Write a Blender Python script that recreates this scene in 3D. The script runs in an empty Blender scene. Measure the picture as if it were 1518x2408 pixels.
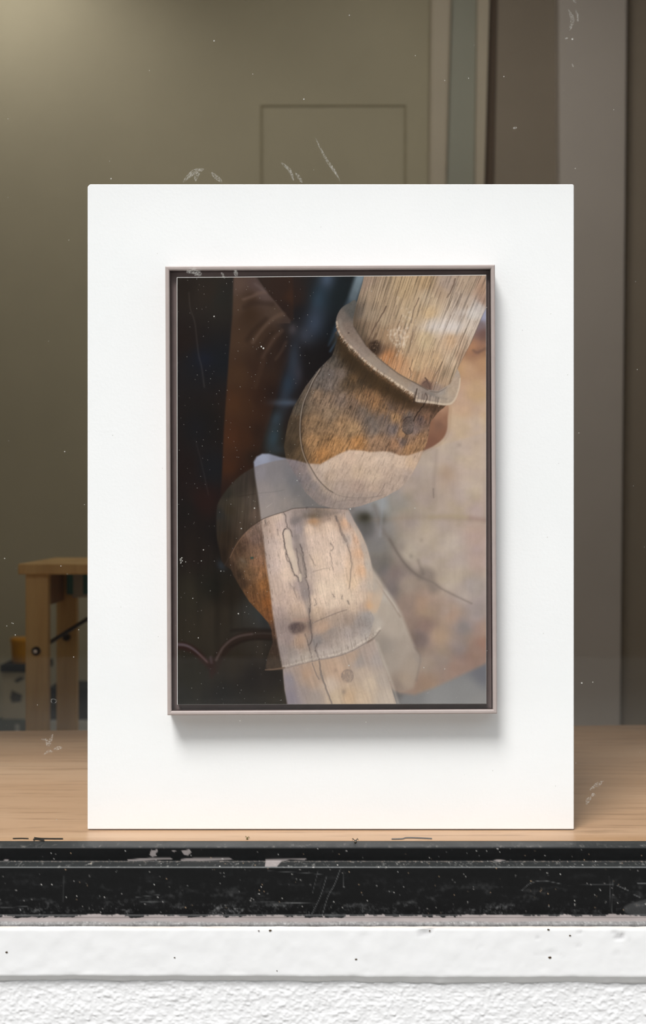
import bpy, math, random
import numpy as np
from mathutils import Vector

# ------------------------------------------------------------------ camera, sky, sun, exposure
F = 3048.0                      # focal length in pixels of the 1518x2408 photograph
CZ = 0.833                      # lens height above the shop floor
CX0, CY0 = 759.0, 1204.0
scene = bpy.context.scene
COL = scene.collection
cam_d = bpy.data.cameras.new('camera')
cam = bpy.data.objects.new('camera', cam_d); COL.objects.link(cam)
cam.location = (0, 0, CZ); cam.rotation_euler = (math.radians(90), 0, 0)
cam_d.sensor_fit = 'VERTICAL'; cam_d.sensor_height = 36.0; cam_d.lens = F / 2408 * 36.0
cam_d.clip_start = 0.05; cam_d.clip_end = 200
cam_d.dof.use_dof = True; cam_d.dof.focus_distance = 1.590; cam_d.dof.aperture_fstop = 5.2
scene.camera = cam

world = bpy.data.worlds.new('overcast_sky'); scene.world = world; world.use_nodes = True
bgn = world.node_tree.nodes['Background']
bgn.inputs[0].default_value = (0.90, 0.95, 1.0, 1); bgn.inputs[1].default_value = 1.05

sun_d = bpy.data.lights.new('hazy_sun', 'SUN'); sun = bpy.data.objects.new('hazy_sun', sun_d); COL.objects.link(sun)
SUN_ELEV, SUN_AZ = 58.0, -26.0
sun.rotation_euler = (math.radians(90 - SUN_ELEV), 0, math.radians(SUN_AZ)); sun.location = (-1, -4, 6)
sun_d.energy = 5.0; sun_d.angle = math.radians(22); sun_d.color = (1.0, 0.985, 0.96)

vs = scene.view_settings
vs.view_transform = 'Standard'; vs.look = 'None'; vs.gamma = 1.0; vs.exposure = 0.0; vs.use_curve_mapping = False

rng = np.random.RandomState(7)
R = random.Random(5)

def at(px, py, d):
    return Vector(((px - CX0) / F * d, d, CZ + (CY0 - py) / F * d))

# ------------------------------------------------------------------ helpers
def s2l(c):
    c = np.asarray(c, dtype=np.float64) / 255.0
    return np.where(c <= 0.04045, c / 12.92, ((c + 0.055) / 1.055) ** 2.4)

def rgb(r, g, b): 
    l = s2l((r, g, b)); return (float(l[0]), float(l[1]), float(l[2]), 1.0)

def tag(o, label=None, cat=None, group=None, kind=None):
    if label: o['label'] = label
    if cat: o['category'] = cat
    if group: o['group'] = group
    if kind: o['kind'] = kind
    return o

def empty(name, loc=(0, 0, 0)):
    o = bpy.data.objects.new(name, None); COL.objects.link(o); o.location = loc; o.empty_display_size = 0.05
    return o

class MB:
    def __init__(s): s.v = []; s.f = []; s.sm = []
    def quad(s, a, b, c, d):
        n = len(s.v); s.v += [tuple(a), tuple(b), tuple(c), tuple(d)]; s.f.append((n, n+1, n+2, n+3))
    def poly(s, pts):
        n = len(s.v); s.v += [tuple(p) for p in pts]; s.f.append(tuple(range(n, n+len(pts))))
    def box(s, x0, x1, y0, y1, z0, z1):
        n = len(s.v)
        s.v += [(x0,y0,z0),(x1,y0,z0),(x1,y1,z0),(x0,y1,z0),(x0,y0,z1),(x1,y0,z1),(x1,y1,z1),(x0,y1,z1)]
        s.f += [(n,n+3,n+2,n+1),(n+4,n+5,n+6,n+7),(n,n+1,n+5,n+4),(n+1,n+2,n+6,n+5),(n+2,n+3,n+7,n+6),(n+3,n,n+4,n+7)]
    def prism(s, pts, axis, a0, a1):
        """extrude closed 2-D polygon pts along axis ('x','y','z') from a0 to a1"""
        def mk(p, a):
            return {'x': (a, p[0], p[1]), 'y': (p[0], a, p[1]), 'z': (p[0], p[1], a)}[axis]
        n = len(s.v); k = len(pts)
        s.v += [mk(p, a0) for p in pts] + [mk(p, a1) for p in pts]
        s.f.append(tuple(range(n, n+k))); s.f.append(tuple(range(n+2*k-1, n+k-1, -1)))
        for i in range(k):
            j = (i+1) % k; s.f.append((n+i, n+k+i, n+k+j, n+j))
    def tube(s, p0, p1, r0, r1=None, seg=12):
        r1 = r0 if r1 is None else r1
        p0, p1 = Vector(p0), Vector(p1); d = (p1-p0).normalized()
        u = d.orthogonal().normalized(); w = d.cross(u); n = len(s.v)
        for p, r in ((p0, r0), (p1, r1)):
            for i in range(seg):
                a = 2*math.pi*i/seg; s.v.append(tuple(p + u*math.cos(a)*r + w*math.sin(a)*r))
        for i in range(seg):
            j = (i+1) % seg; s.f.append((n+i, n+j, n+seg+j, n+seg+i))
        s.f.append(tuple(range(n+seg-1, n-1, -1))); s.f.append(tuple(range(n+seg, n+2*seg)))
    def build(s, name, mat, parent=None, bevel=0, smooth=False, origin=None, seg=2):
        me = bpy.data.meshes.new(name)
        if origin is not None:
            o_ = Vector(origin); vv = [tuple(Vector(v)-o_) for v in s.v]
        else: vv = s.v
        me.from_pydata(vv, [], s.f); me.update()
        import bmesh
        bm = bmesh.new(); bm.from_mesh(me); bmesh.ops.recalc_face_normals(bm, faces=bm.faces); bm.to_mesh(me); bm.free()
        o = bpy.data.objects.new(name, me); COL.objects.link(o)
        if mat: me.materials.append(mat)
        if origin is not None: o.location = origin
        if parent: o.parent = parent
        if smooth:
            for p in me.polygons: p.use_smooth = True
        if bevel:
            m = o.modifiers.new('bevel', 'BEVEL'); m.width = bevel; m.segments = seg; m.limit_method = 'ANGLE'
        return o

def grid_mesh(name, P, mat, parent=None, col=None, smooth=True, flip=False):
    """P: (ny,nx,3) positions; col: (ny,nx,3) linear colours -> attribute Col"""
    ny, nx = P.shape[:2]
    idx = np.arange(ny*nx).reshape(ny, nx)
    q = np.stack([idx[:-1,:-1], idx[:-1,1:], idx[1:,1:], idx[1:,:-1]], -1).reshape(-1, 4)
    if flip: q = q[:, ::-1]
    me = bpy.data.meshes.new(name)
    me.vertices.add(ny*nx); me.vertices.foreach_set('co', np.ascontiguousarray(P.reshape(-1), dtype=np.float32))
    nf = len(q); me.loops.add(nf*4); me.polygons.add(nf)
    me.loops.foreach_set('vertex_index', np.ascontiguousarray(q.reshape(-1), dtype=np.int32))
    me.polygons.foreach_set('loop_start', np.arange(0, nf*4, 4, dtype=np.int32))
    me.polygons.foreach_set('loop_total', np.full(nf, 4, dtype=np.int32))
    if smooth: me.polygons.foreach_set('use_smooth', np.ones(nf, dtype=bool))
    me.update(calc_edges=True); me.validate()
    if col is not None:
        a = me.color_attributes.new('Col', 'FLOAT_COLOR', 'POINT')
        c = np.ones((ny*nx, 4), dtype=np.float32); c[:, :3] = col.reshape(-1, 3)
        a.data.foreach_set('color', c.reshape(-1))
    o = bpy.data.objects.new(name, me); COL.objects.link(o)
    if mat: me.materials.append(mat)
    if parent: o.parent = parent
    return o

# ------------------------------------------------------------------ materials
class NT:
    def __init__(s, name):
        s.m = bpy.data.materials.new(name); s.m.use_nodes = True; s.t = s.m.node_tree
        s.b = s.t.nodes['Principled BSDF']; s.out = s.t.nodes['Material Output']
    def n(s, typ, **kw):
        nd = s.t.nodes.new(typ)
        for k, v in kw.items(): setattr(nd, k, v)
        return nd
    def l(s, a, b): s.t.links.new(a, b)
    def coords(s, scale=(1,1,1), rot=(0,0,0)):
        tc = s.n('ShaderNodeTexCoord'); mp = s.n('ShaderNodeMapping')
        mp.inputs['Scale'].default_value = scale; mp.inputs['Rotation'].default_value = rot
        s.l(tc.outputs['Object'], mp.inputs['Vector']); return mp.outputs['Vector']
    def noise(s, vec, scale, detail=4, rough=0.55):
        nd = s.n('ShaderNodeTexNoise'); nd.inputs['Scale'].default_value = scale
        nd.inputs['Detail'].default_value = detail; nd.inputs['Roughness'].default_value = rough
        s.l(vec, nd.inputs['Vector']); return nd.outputs['Fac']
    def ramp(s, fac, stops):
        nd = s.n('ShaderNodeValToRGB'); e = nd.color_ramp.elements
        e[0].position, e[0].color = stops[0]; e[1].position, e[1].color = stops[-1]
        for p, c in stops[1:-1]:
            x = e.new(p); x.color = c
        s.l(fac, nd.inputs['Fac']); return nd.outputs['Color']
    def mix(s, fac, a, b, mode='MIX'):
        nd = s.n('ShaderNodeMix', data_type='RGBA', blend_type=mode)
        for sock, v in ((nd.inputs[0], fac), (nd.inputs[6], a), (nd.inputs[7], b)):
            if hasattr(v, 'links'): s.l(v, sock)
            else: sock.default_value = v
        return nd.outputs[2]
    def bump(s, h, strength, dist=0.001):
        nd = s.n('ShaderNodeBump'); nd.inputs['Strength'].default_value = strength; nd.inputs['Distance'].default_value = dist
        s.l(h, nd.inputs['Height']); s.l(nd.outputs['Normal'], s.b.inputs['Normal'])
    def base(s, c, rough=0.5, spec=0.5, metal=0.0):
        if hasattr(c, 'links'): s.l(c, s.b.inputs['Base Color'])
        else: s.b.inputs['Base Color'].default_value = c
        s.b.inputs['Roughness'].default_value = rough; s.b.inputs['Specular IOR Level'].default_value = spec
        s.b.inputs['Metallic'].default_value = metal
        return s

def mat_plain(name, c, rough=0.6, spec=0.4, var=0.08, scale=14, bump=0.0, bscale=300, metal=0.0):
    t = NT(name); v = t.coords()
    f = t.noise(v, scale, 4)
    lo = tuple(x*(1-var) for x in c[:3]) + (1,); hi = tuple(min(1, x*(1+var)) for x in c[:3]) + (1,)
    t.base(t.ramp(f, [(0.3, lo), (0.7, hi)]), rough, spec, metal)
    if bump: t.bump(t.noise(v, bscale, 3), bump, 0.0006)
    return t.m

def mat_wood(name, c, dark, axis_scale, rough=0.45, scale=6, amt=0.5, spec=0.4):
    t = NT(name); v = t.coords(axis_scale)
    f1 = t.noise(v, scale, 6, 0.6); f2 = t.noise(v, scale*7, 4, 0.7)
    a = t.ramp(f1, [(0.30, dark), (0.62, c)])
    fine = t.ramp(f2, [(0.28, (1-amt, 1-amt, 1-amt, 1)), (0.5, (1, 1, 1, 1))])
    t.base(t.mix(1.0, a, fine, 'MULTIPLY'), rough, spec)
    t.bump(f2, 0.08, 0.0004)
    return t.m

def mat_attr(name, rough=0.4, spec=0.4, bump=0.0, bscale=400, coat=0.0):
    t = NT(name); a = t.n('ShaderNodeAttribute'); a.attribute_name = 'Col'
    t.base(a.outputs['Color'], rough, spec)
    if bump: t.bump(t.noise(t.coords(), bscale, 3), bump, 0.0005)
    if coat: t.b.inputs['Coat Weight'].default_value = coat; t.b.inputs['Coat Roughness'].default_value = 0.1
    return t.m

# ------------------------------------------------------------------ painter for flat print and worn paint (works in print pixels)
def hash2(ix, iy, seed):
    h = (ix.astype(np.int64)*374761393 + iy.astype(np.int64)*668265263 + seed*974711) & 0x7fffffff
    h = ((h ^ (h >> 13)) * 1274126177) & 0x7fffffff
    return ((h ^ (h >> 16)) & 0xffff) / 65535.0

def vnoise(x, y, seed=0):
    ix = np.floor(x); iy = np.floor(y); fx = x-ix; fy = y-iy
    fx = fx*fx*(3-2*fx); fy = fy*fy*(3-2*fy)
    ix = ix.astype(np.int64); iy = iy.astype(np.int64)
    a = hash2(ix, iy, seed); b = hash2(ix+1, iy, seed); c = hash2(ix, iy+1, seed); d = hash2(ix+1, iy+1, seed)
    return (a*(1-fx)+b*fx)*(1-fy) + (c*(1-fx)+d*fx)*fy

def fbm(x, y, seed=0, octv=4, gain=0.55):
    t = np.zeros_like(x); amp = 1.0; tot = 0
    for o in range(octv):
        t += amp*vnoise(x*2**o, y*2**o, seed+o*17); tot += amp; amp *= gain
    return t/tot - 0.5

def spline(pts, closed=True, n=8):
    p = np.array(pts, dtype=float); m = len(p); out = []
    rngi = range(m) if closed else range(m-1)
    for i in rngi:
        if closed: p0, p1, p2, p3 = p[i-1], p[i], p[(i+1) % m], p[(i+2) % m]
        else: p0, p1, p2, p3 = p[max(i-1, 0)], p[i], p[i+1], p[min(i+2, m-1)]
        for k in range(n):
            t = k/n
            out.append(0.5*((2*p1)+(-p0+p2)*t+(2*p0-5*p1+4*p2-p3)*t*t+(-p0+3*p1-3*p2+p3)*t**3))
    if not closed: out.append(p[-1])
    return np.array(out)

class Paint:
    def __init__(s, X, Y):
        s.X, s.Y = X, Y; s.xmin, s.xmax, s.ymin, s.ymax = X.min(0), X.max(0), Y.min(1), Y.max(1); s.C = np.zeros(X.shape+(3,))
    def _win(s, x0, x1, y0, y1):
        r = np.where((s.ymax >= y0) & (s.ymin <= y1))[0]; c = np.where((s.xmax >= x0) & (s.xmin <= x1))[0]
        if len(r) == 0 or len(c) == 0: return None
        return slice(r[0], r[-1]+1), slice(c[0], c[-1]+1)
    def mask(s, pts, soft=1.0, smooth=True, n=6):
        p = spline(pts, True, n) if smooth else np.array(pts, dtype=float)
        out = np.zeros(s.X.shape); mg = soft*2+3
        w = s._win(p[:,0].min()-mg, p[:,0].max()+mg, p[:,1].min()-mg, p[:,1].max()+mg)
        if w is None: return out
        x = s.X[w]; y = s.Y[w]; d2 = np.full(x.shape, 1e12); ins = np.zeros(x.shape, bool)
        for i in range(len(p)):
            a = p[i]; b = p[(i+1) % len(p)]; e = b-a; L = e@e
            if L < 1e-9: continue
            t = np.clip(((x-a[0])*e[0]+(y-a[1])*e[1])/L, 0, 1)
            d2 = np.minimum(d2, (x-a[0]-t*e[0])**2+(y-a[1]-t*e[1])**2)
            cnd = ((a[1] > y) != (b[1] > y))
            if abs(e[1]) > 1e-12: ins ^= cnd & (x < e[0]*(y-a[1])/e[1]+a[0])
        d = np.sqrt(d2); d = np.where(ins, d, -d)
        v = np.clip(d/(2*soft)+0.5, 0, 1); out[w] = v*v*(3-2*v)
        return out
    def line(s, pts, w0, w1=None, soft=1.0, n=6, jitter=0, seed=1):
        """mask of a stroke with half-width from w0 to w1"""
        w1 = w0 if w1 is None else w1
        p = spline(pts, False, n)
        if jitter:
            r_ = np.random.RandomState(seed); p = p + r_.uniform(-jitter, jitter, p.shape)
        out = np.zeros(s.X.shape); mg = max(w0, w1)+soft*2+2
        w = s._win(p[:,0].min()-mg, p[:,0].max()+mg, p[:,1].min()-mg, p[:,1].max()+mg)
        if w is None: return out
        x = s.X[w]; y = s.Y[w]; best = np.full(x.shape, -1e9); m = len(p)-1
        for i in range(m):
            a = p[i]; b = p[i+1]; e = b-a; L = e@e
            if L < 1e-9: continue
            t = np.clip(((x-a[0])*e[0]+(y-a[1])*e[1])/L, 0, 1)
            ww = w0+(w1-w0)*(i+t)/m
            best = np.maximum(best, ww-np.hypot(x-a[0]-t*e[0], y-a[1]-t*e[1]))
        v = np.clip(best/(2*soft)+0.5, 0, 1); out[w] = v*v*(3-2*v)
        return out
    def blob(s, x, y, rx, ry, ang=0):
        a = math.radians(ang); dx = s.X-x; dy = s.Y-y
        u = dx*math.cos(a)+dy*math.sin(a); v = -dx*math.sin(a)+dy*math.cos(a)
        return np.exp(-((u/rx)**2+(v/ry)**2))
    def field(s, pts, pw=3.0, eps=6.0):
        num = np.zeros(s.X.shape+(3,)); den = np.zeros(s.X.shape)
        for x, y, c in pts:
            w = ((s.X-x)**2+(s.Y-y)**2+eps*eps)**(-pw/2)
            num += w[..., None]*np.array(c, float); den += w
        return num/den[..., None]
    def put(s, m, c):
        c = np.asarray(c, float); nz = m > 1e-4
        r = np.where(nz.any(1))[0]
        if len(r) == 0: return
        q = np.where(nz[r[0]:r[-1]+1].any(0))[0]; w = (slice(r[0], r[-1]+1), slice(q[0], q[-1]+1))
        if c.ndim == 3: c = c[w]
        s.C[w] += m[w][..., None]*(c-s.C[w])
    def mul(s, m, k):
        s.C *= (1+m[..., None]*(np.asarray(k, float)-1))

# ------------------------------------------------------------------ the photographic print (flat picture, painted as colour per vertex)
def paint_print(X, Y):
    P = Paint(X, Y)
    VEIL = [(596,1086),(603,1074),(616,1067),(632,1067),(659,1075),(696,1082),(725,1090),(752,1092),(776,1078),(798,1067),(820,1058),(846,1059),(872,1063),(899,1061),(920,1063),(938,1071),(959,1071),(986,1062),
                (1200,1000),(1200,1700),(679,1700),(675,1654),(670,1625),(665,1577),(657,1538),(649,1493),(641,1445),(635,1393),(628,1343),(620,1277),(612,1211),(607,1171),(599,1119)]
    # ---- dark interior at the left
    P.C = P.field([(430,670,(30,24,20)),(430,800,(27,20,18)),(470,850,(21,21,25)),(490,690,(38,31,26)),(520,700,(33,31,28)),(525,850,(20,22,26)),
        (480,1000,(22,19,18)),(430,1100,(27,19,18)),(500,1100,(22,22,25)),(440,1200,(24,20,19)),(460,1300,(28,22,19)),(440,1400,(36,32,25)),
        (500,1380,(24,22,18)),(540,1400,(32,26,20)),(440,1480,(38,33,26)),(520,1450,(40,34,27)),(590,1440,(48,45,41)),(450,1600,(32,29,22)),
        (560,1560,(42,35,27)),(600,1520,(46,40,34)),(625,1450,(46,46,46)),(640,1600,(30,23,18)),(520,1640,(24,21,18)),(600,1640,(28,23,17)),(430,1640,(31,29,25)),
        (655,1640,(38,31,20)),(600,1600,(26,20,16)),(510,1250,(22,18,17)),(480,1180,(34,20,18)),
        (690,700,(40,28,24)),(650,670,(44,32,27)),(710,740,(22,20,22)),(760,700,(26,34,40)),(800,700,(22,28,31)),(790,780,(14,18,22)),(770,830,(18,15,16)),
        (720,860,(20,17,18)),(700,910,(24,19,19)),(660,920,(26,18,16)),(650,1050,(34,28,22)),(600,1060,(34,22,16)),(590,980,(48,30,20)),(610,900,(36,22,18)),
        (660,850,(30,20,18)),(640,960,(28,22,20))], 3.0, 10)
    P.C *= (1+.12*np.clip((560-X)/140, 0, 1)*np.clip(np.abs(Y-1080)/300, 0, 1))[..., None]
    vert = fbm(X/16, Y/240, 3, 3)
    P.C *= (1+0.35*vert*np.clip((Y-1100)/200, 0.2, 1))[..., None]
    # brown cloth panel
    m = P.mask([(549,640),(546,742),(538,834),(532,926),(526,1010),(522,1105),(518,1180),(560,1180),(600,1090),(630,1000),(660,900),(690,800),(682,753),(655,718),(625,686),(597,646)], 3.5, False)
    br = P.field([(560,670,(84,66,57)),(600,670,(78,62,58)),(620,690,(86,70,66)),(590,700,(58,41,30)),(560,720,(72,54,42)),(585,740,(54,37,25)),(650,740,(72,56,46)),
        (560,800,(66,47,34)),(610,790,(58,41,30)),(640,790,(52,37,28)),(675,760,(58,45,40)),(560,880,(64,43,28)),(600,860,(50,33,24)),(640,850,(42,29,23)),(670,820,(40,27,22)),
        (550,950,(68,42,25)),(580,950,(58,36,22)),(610,940,(46,28,19)),(545,1030,(66,38,22)),(575,1030,(56,33,20)),(610,1020,(40,25,18)),(540,1100,(60,34,20)),(570,1110,(42,25,17)),(600,1080,(36,24,17)),
        (530,1160,(50,28,20)),(640,930,(34,22,18))], 3.0, 12)
    fade = np.clip((690-X)/45, 0, 1)*np.clip((1195-Y)/90, 0, 1)
    P.put(m*np.where(Y < 760, 1, fade), br)
    for pts, w, c, a in (([(572,704),(592,697),(610,689),(626,687)], 3.5, (100,80,70), .55), ([(594,805),(612,780),(630,760),(650,744),(668,737)], 4, (92,72,60), .55),
                         ([(617,840),(632,815),(645,795),(662,778)], 3.5, (82,62,52), .45), ([(648,845),(660,828),(672,805)], 3, (74,56,46), .45),
                         ([(600,668),(622,684)], 3, (96,82,80), .5), ([(600,910),(612,870),(620,845)], 5, (70,50,38), .3)):
        P.put(P.line(pts, w, w*1.3, 4.0)*a, c)
    for pts, w in (([(575,722),(600,712),(640,715)], 6), ([(580,800),(598,775),(625,750)], 5), ([(606,832),(622,803),(640,782)], 4.5), ([(640,825),(655,805),(668,785)], 4)):
        P.put(P.line(pts, w, w, 5)*.35, (36,24,18))
    P.put(P.line([(601,650),(626,686),(682,753)], 1.6, 1.6, 2)*.35, (98,82,76))
    P.put(P.mask([(604,644),(688,640),(690,752),(684,756),(626,684)], 4, False)*.75, P.field([(620,665,(46,33,27)),(660,680,(44,30,24)),(670,720,(40,27,22)),(684,700,(58,36,24))], 3, 8))
    # blue-grey shapes out of focus
    for x, y, rx, ry, an, c, a in ((768,655,18,26,10,(70,82,100),.85),(748,705,17,34,12,(44,60,74),.75),(738,760,26,42,15,(54,64,80),.85),(716,788,16,20,0,(60,64,76),.6),
                                   (688,775,11,15,0,(74,66,68),.7),(690,850,16,60,4,(46,54,66),.8),(700,880,12,26,0,(56,54,62),.6),(676,905,16,34,8,(40,54,70),.75),
                                   (672,947,30,8,0,(78,86,100),.85),(668,942,14,30,0,(50,60,74),.5),(650,985,14,24,20,(48,60,70),.8),(642,1030,17,34,12,(46,62,72),.85),
                                   (650,1058,22,14,0,(48,56,62),.6),(520,1330,9,13,-30,(44,50,58),.7),(600,1440,20,16,40,(44,50,52),.4),(480,845,24,20,0,(22,26,38),.7),(460,1010,30,40,0,(22,24,32),.4)):
        P.put(P.blob(x, y, rx, ry, an)*a, c)
    P.put(P.blob(750,786,5,5)*.5, (30,36,46))
    P.put(P.mask([(838,640),(862,640),(838,709),(815,720),(800,760),(789,790),(772,812),(786,770),(800,740),(818,700)], 7, False)*.9,
          P.field([(852,655,(122,136,146)),(845,680,(112,124,132)),(832,695,(96,106,114)),(812,712,(60,72,82)),(790,770,(46,62,78))], 3, 8))
    P.put(P.line([(797,780),(789,803),(776,826)], 4, 2, 4)*.55, (74,100,124))
    # pale streak of smeared glass
    P.put(P.line([(444,688),(447,725),(458,760),(466,830),(474,865),(480,910)], 1.0, 1.6, 2.5)*.22, (120,112,106))
    P.put(P.line([(459,1035),(470,1075),(482,1125),(490,1165)], .8, .8, 2.5)*.18, (110,104,102))
    # curled iron rail
    P.put(P.line([(410,1519),(434,1520),(455,1529),(474,1546),(492,1566),(500,1578)], 10, 6, 5)*.85, (40,23,19))
    P.put(P.line([(503,1574),(514,1548),(533,1522),(560,1503),(592,1494),(645,1494)], 11, 11, 5)*.85, (38,27,22))
    P.put(P.line([(497,1555),(499,1575),(497,1590)], 8, 5, 5)*.7, (40,22,18))
    P.put(P.line([(410,1515),(434,1517),(452,1525),(470,1540),(486,1556)], 3.6, 1.6, 3)*.8, (92,80,86))
    P.put(P.line([(470,1540),(488,1558)], 2.5, 2, 3)*.5, (84,58,52))
    P.put(P.line([(508,1552),(524,1523),(545,1504),(566,1495),(592,1491)], 3, 2.6, 3)*.65, (86,72,68))
    P.put(P.line([(592,1491),(615,1489),(640,1490)], 2.6, 2, 3)*.4, (66,60,56))
    P.put(P.line([(495,1546),(497,1558)], 3, 3, 3)*.5, (84,70,76))
    P.put(P.line([(540,1522),(570,1508),(605,1503),(640,1505)], 2.5, 2.5, 3)*.5, (24,18,15))
    P.put(P.line([(545,1483),(585,1480),(640,1482)], 4, 4, 4)*.5, (26,20,16))
    P.put(P.blob(585,1590,22,30,0)*.55, (24,18,15)); P.put(P.blob(530,1635,24,14,0)*.5, (20,17,15)); P.put(P.blob(640,1580,26,10,20)*.5, (24,18,14))
    # ---- blurred carved wood at the right
    rb = P.field([(1135,745,(150,150,170)),(1130,765,(120,104,104)),(1137,785,(112,84,76)),(1112,818,(170,124,92)),(1122,826,(132,98,84)),(1135,830,(150,112,88)),(1135,850,(176,138,108)),
        (1100,870,(184,148,118)),(1120,920,(188,156,128)),(1090,960,(186,155,128)),(1135,960,(188,160,134)),(1080,1000,(188,164,142)),(1120,1000,(190,168,148)),(1060,1060,(182,162,143)),
        (1000,1100,(176,157,140)),(960,1140,(170,150,132)),(1050,1120,(177,152,132)),(1110,1080,(188,165,145)),(1100,1150,(186,165,146)),(1000,1170,(166,146,130)),(930,1180,(146,137,130)),
        (880,1200,(136,134,133)),(898,1185,(150,152,152)),(862,1240,(96,92,88)),(900,1240,(142,135,130)),(950,1225,(156,138,122)),(1060,1200,(178,156,134)),(1130,1200,(178,154,138)),
        (1000,1260,(180,160,140)),(1060,1280,(186,167,148)),(1120,1260,(182,152,140)),(1120,1320,(178,150,138)),(1080,1330,(182,162,145)),(885,1280,(124,119,115)),(900,1330,(110,103,99)),
        (930,1345,(130,112,102)),(960,1300,(177,160,142)),(920,1385,(124,111,103)),(955,1375,(156,136,120)),(1000,1325,(172,153,135)),(1060,1370,(181,162,142)),(1110,1380,(166,151,143)),
        (1050,1435,(168,143,125)),(990,1420,(168,134,108)),(960,1415,(148,123,106)),(1000,1470,(142,113,97)),(988,1500,(122,103,95)),(1030,1495,(174,142,116)),(1060,1445,(168,135,112)),
        (1090,1475,(140,128,122)),(1120,1440,(158,142,137)),(1080,1520,(148,130,121)),(1135,1480,(166,134,116)),(1040,1550,(150,129,114)),(1000,1560,(156,134,114)),(1000,1605,(154,122,98)),
        (1070,1570,(154,121,100)),(1120,1530,(150,118,102)),(1136,1515,(154,112,94)),(1110,1550,(148,114,96)),(1020,1430,(162,134,112)),(1090,1400,(176,158,142))], 3.2, 9)
    n1 = fbm(X/26, Y/26, 11, 3); n2 = fbm(X/10, Y/90, 12, 3)
    rb = rb*(1+0.10*n1+0.05*n2)[..., None]; rb[..., 2] *= (1-0.10*fbm(X/40, Y/30, 14, 2))
    right = P.mask([(1142,723),(1130,750),(1107,805),(1072,871),(1060,900),(1000,1000),(960,1060),(800,1190),(640,1560),(700,1700),(1180,1700),(1180,700)], 2, False)
    # everything left of the veil's edge stays dark
    V = P.mask(VEIL, 3.2, False)
    right = right*np.where(X < 760, V, 1)
    lum = rb.mean(-1, keepdims=True); rb = rb+(lum-rb)*np.clip((Y-1000)/300, 0, 1)[..., None]*.12
    P.put(right, rb)
    P.put(P.mask([(975,1634),(1017,1618),(1070,1594),(1109,1576),(1160,1552),(1160,1700),(900,1700),(905,1612),(940,1630)], 7, False),
          P.field([(960,1648,(120,119,118)),(1030,1642,(133,132,130)),(1100,1622,(130,129,127)),(1135,1585,(104,104,110)),(1125,1650,(133,131,128)),(930,1625,(96,92,90))], 3, 8))
    dk = (104,92,85)
    P.put(P.line([(880,1190),(896,1240),(916,1268),(930,1293),(945,1318),(966,1342),(988,1357)], 4, 6, 9)*.45, dk)
    P.put(P.line([(915,1268),(929,1292),(945,1317),(966,1341),(990,1358),(1018,1370),(1035,1383),(1070,1401),(1108,1419)], 2.6, 1.2, 4.5)*.55, dk)
    P.put(P.mask([(985,1340),(1000,1333),(1020,1345),(1024,1368),(1034,1385),(1014,1396),(1000,1372),(984,1358)], 10)*.6, (124,110,100))
    P.put(P.line([(983,1318),(988,1334),(994,1348)], 2, 4, 6)*.4, dk)
    P.put(P.blob(944,1287,11,12)*.5, (128,116,107)); P.put(P.blob(966,1308,5,6)*.45, (128,116,107)); P.put(P.blob(990,1270,5,5)*.3, (130,118,105))
    P.put(P.line([(845,1219),(900,1222),(960,1217),(1030,1217),(1142,1224)], 3, 3, 9)*.40, (146,126,106))
    P.put(P.line([(1010,1216),(1060,1214),(1100,1217)], 4, 3, 7)*.4, (168,148,108)); P.put(P.line([(1105,1218),(1150,1224)], 4, 4, 8)*.5, (150,118,112))
    P.put(P.blob(900,1222,10,14)*.55, (88,86,80)); P.put(P.blob(857,1217,16,12)*.9, (44,42,28)); P.put(P.blob(852,1216,22,18)*.4, (70,66,58))
    P.put(P.line([(900,1160),(898,1200),(893,1260)], 2, 3, 5)*.3, (160,165,172))
    P.put(P.line([(1018,1150),(1019,1170)], 1.5, 1, 2.5)*.5, (110,94,84)); P.put(P.line([(1026,1060),(1020,1130),(1019,1165)], 3, 3, 6)*.22, (120,106,96))
    P.put(P.blob(1079,1047,6,6)*.3, (130,116,104)); P.put(P.blob(1050,1113,14,18)*.25, (160,126,100))
    P.put(P.line([(1112,824),(1122,829),(1140,820)], 3, 3, 4)*.5, (96,74,68))
    # brown round shape (shade of the reflection)
    hd = P.mask([(1010,950),(1051,950),(1052,985),(1050,1012),(1040,1032),(1020,1048),(1000,1058),(980,1066),(985,1010)], 3, True)
    hd2 = P.mask([(1010,950),(1057,950),(1060,985),(1057,1016),(1046,1037),(1024,1054),(1000,1064),(980,1070),(985,1010)], 2, True)
    P.mul(hd2*.45, (.93,.90,.87))
    P.put(hd, P.field([(1030,975,(150,112,90)),(1045,990,(142,104,84)),(1033,1000,(122,90,74)),(1040,1022,(128,90,72)),(1015,1040,(120,84,68)),(1010,1000,(134,96,76)),(1035,960,(170,132,108))], 3, 6))
    # ---- second limb behind
    m = P.mask([(862,1335),(880,1343),(905,1380),(938,1432),(959,1482),(975,1522),(989,1546),(986,1568),(976,1602),(966,1620),(925,1618),(890,1540),(860,1440)], 6.0)
    P.put(m, P.field([(890,1380,(166,152,138)),(900,1430,(178,163,146)),(930,1480,(175,160,144)),(950,1530,(167,152,137)),(920,1560,(158,144,130)),(970,1560,(160,143,126)),
        (950,1600,(162,142,122)),(985,1550,(150,136,124)),(910,1520,(150,138,126)),(935,1610,(140,122,108)),(905,1400,(184,172,158))], 3, 8)*(1+.08*fbm(X/20, Y/40, 21, 3))[..., None])
    P.put(P.line([(884,1365),(905,1396),(925,1425),(940,1450)], 2, 2, 3)*.5, (140,120,105)); P.put(P.line([(900,1385),(925,1420),(935,1438)], 1.5, 1.5, 2.5)*.4, (198,186,172))
    P.put(P.line([(975,1523),(988,1546),(978,1600)], 2, 2, 4)*.35, (112,100,92))
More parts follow.
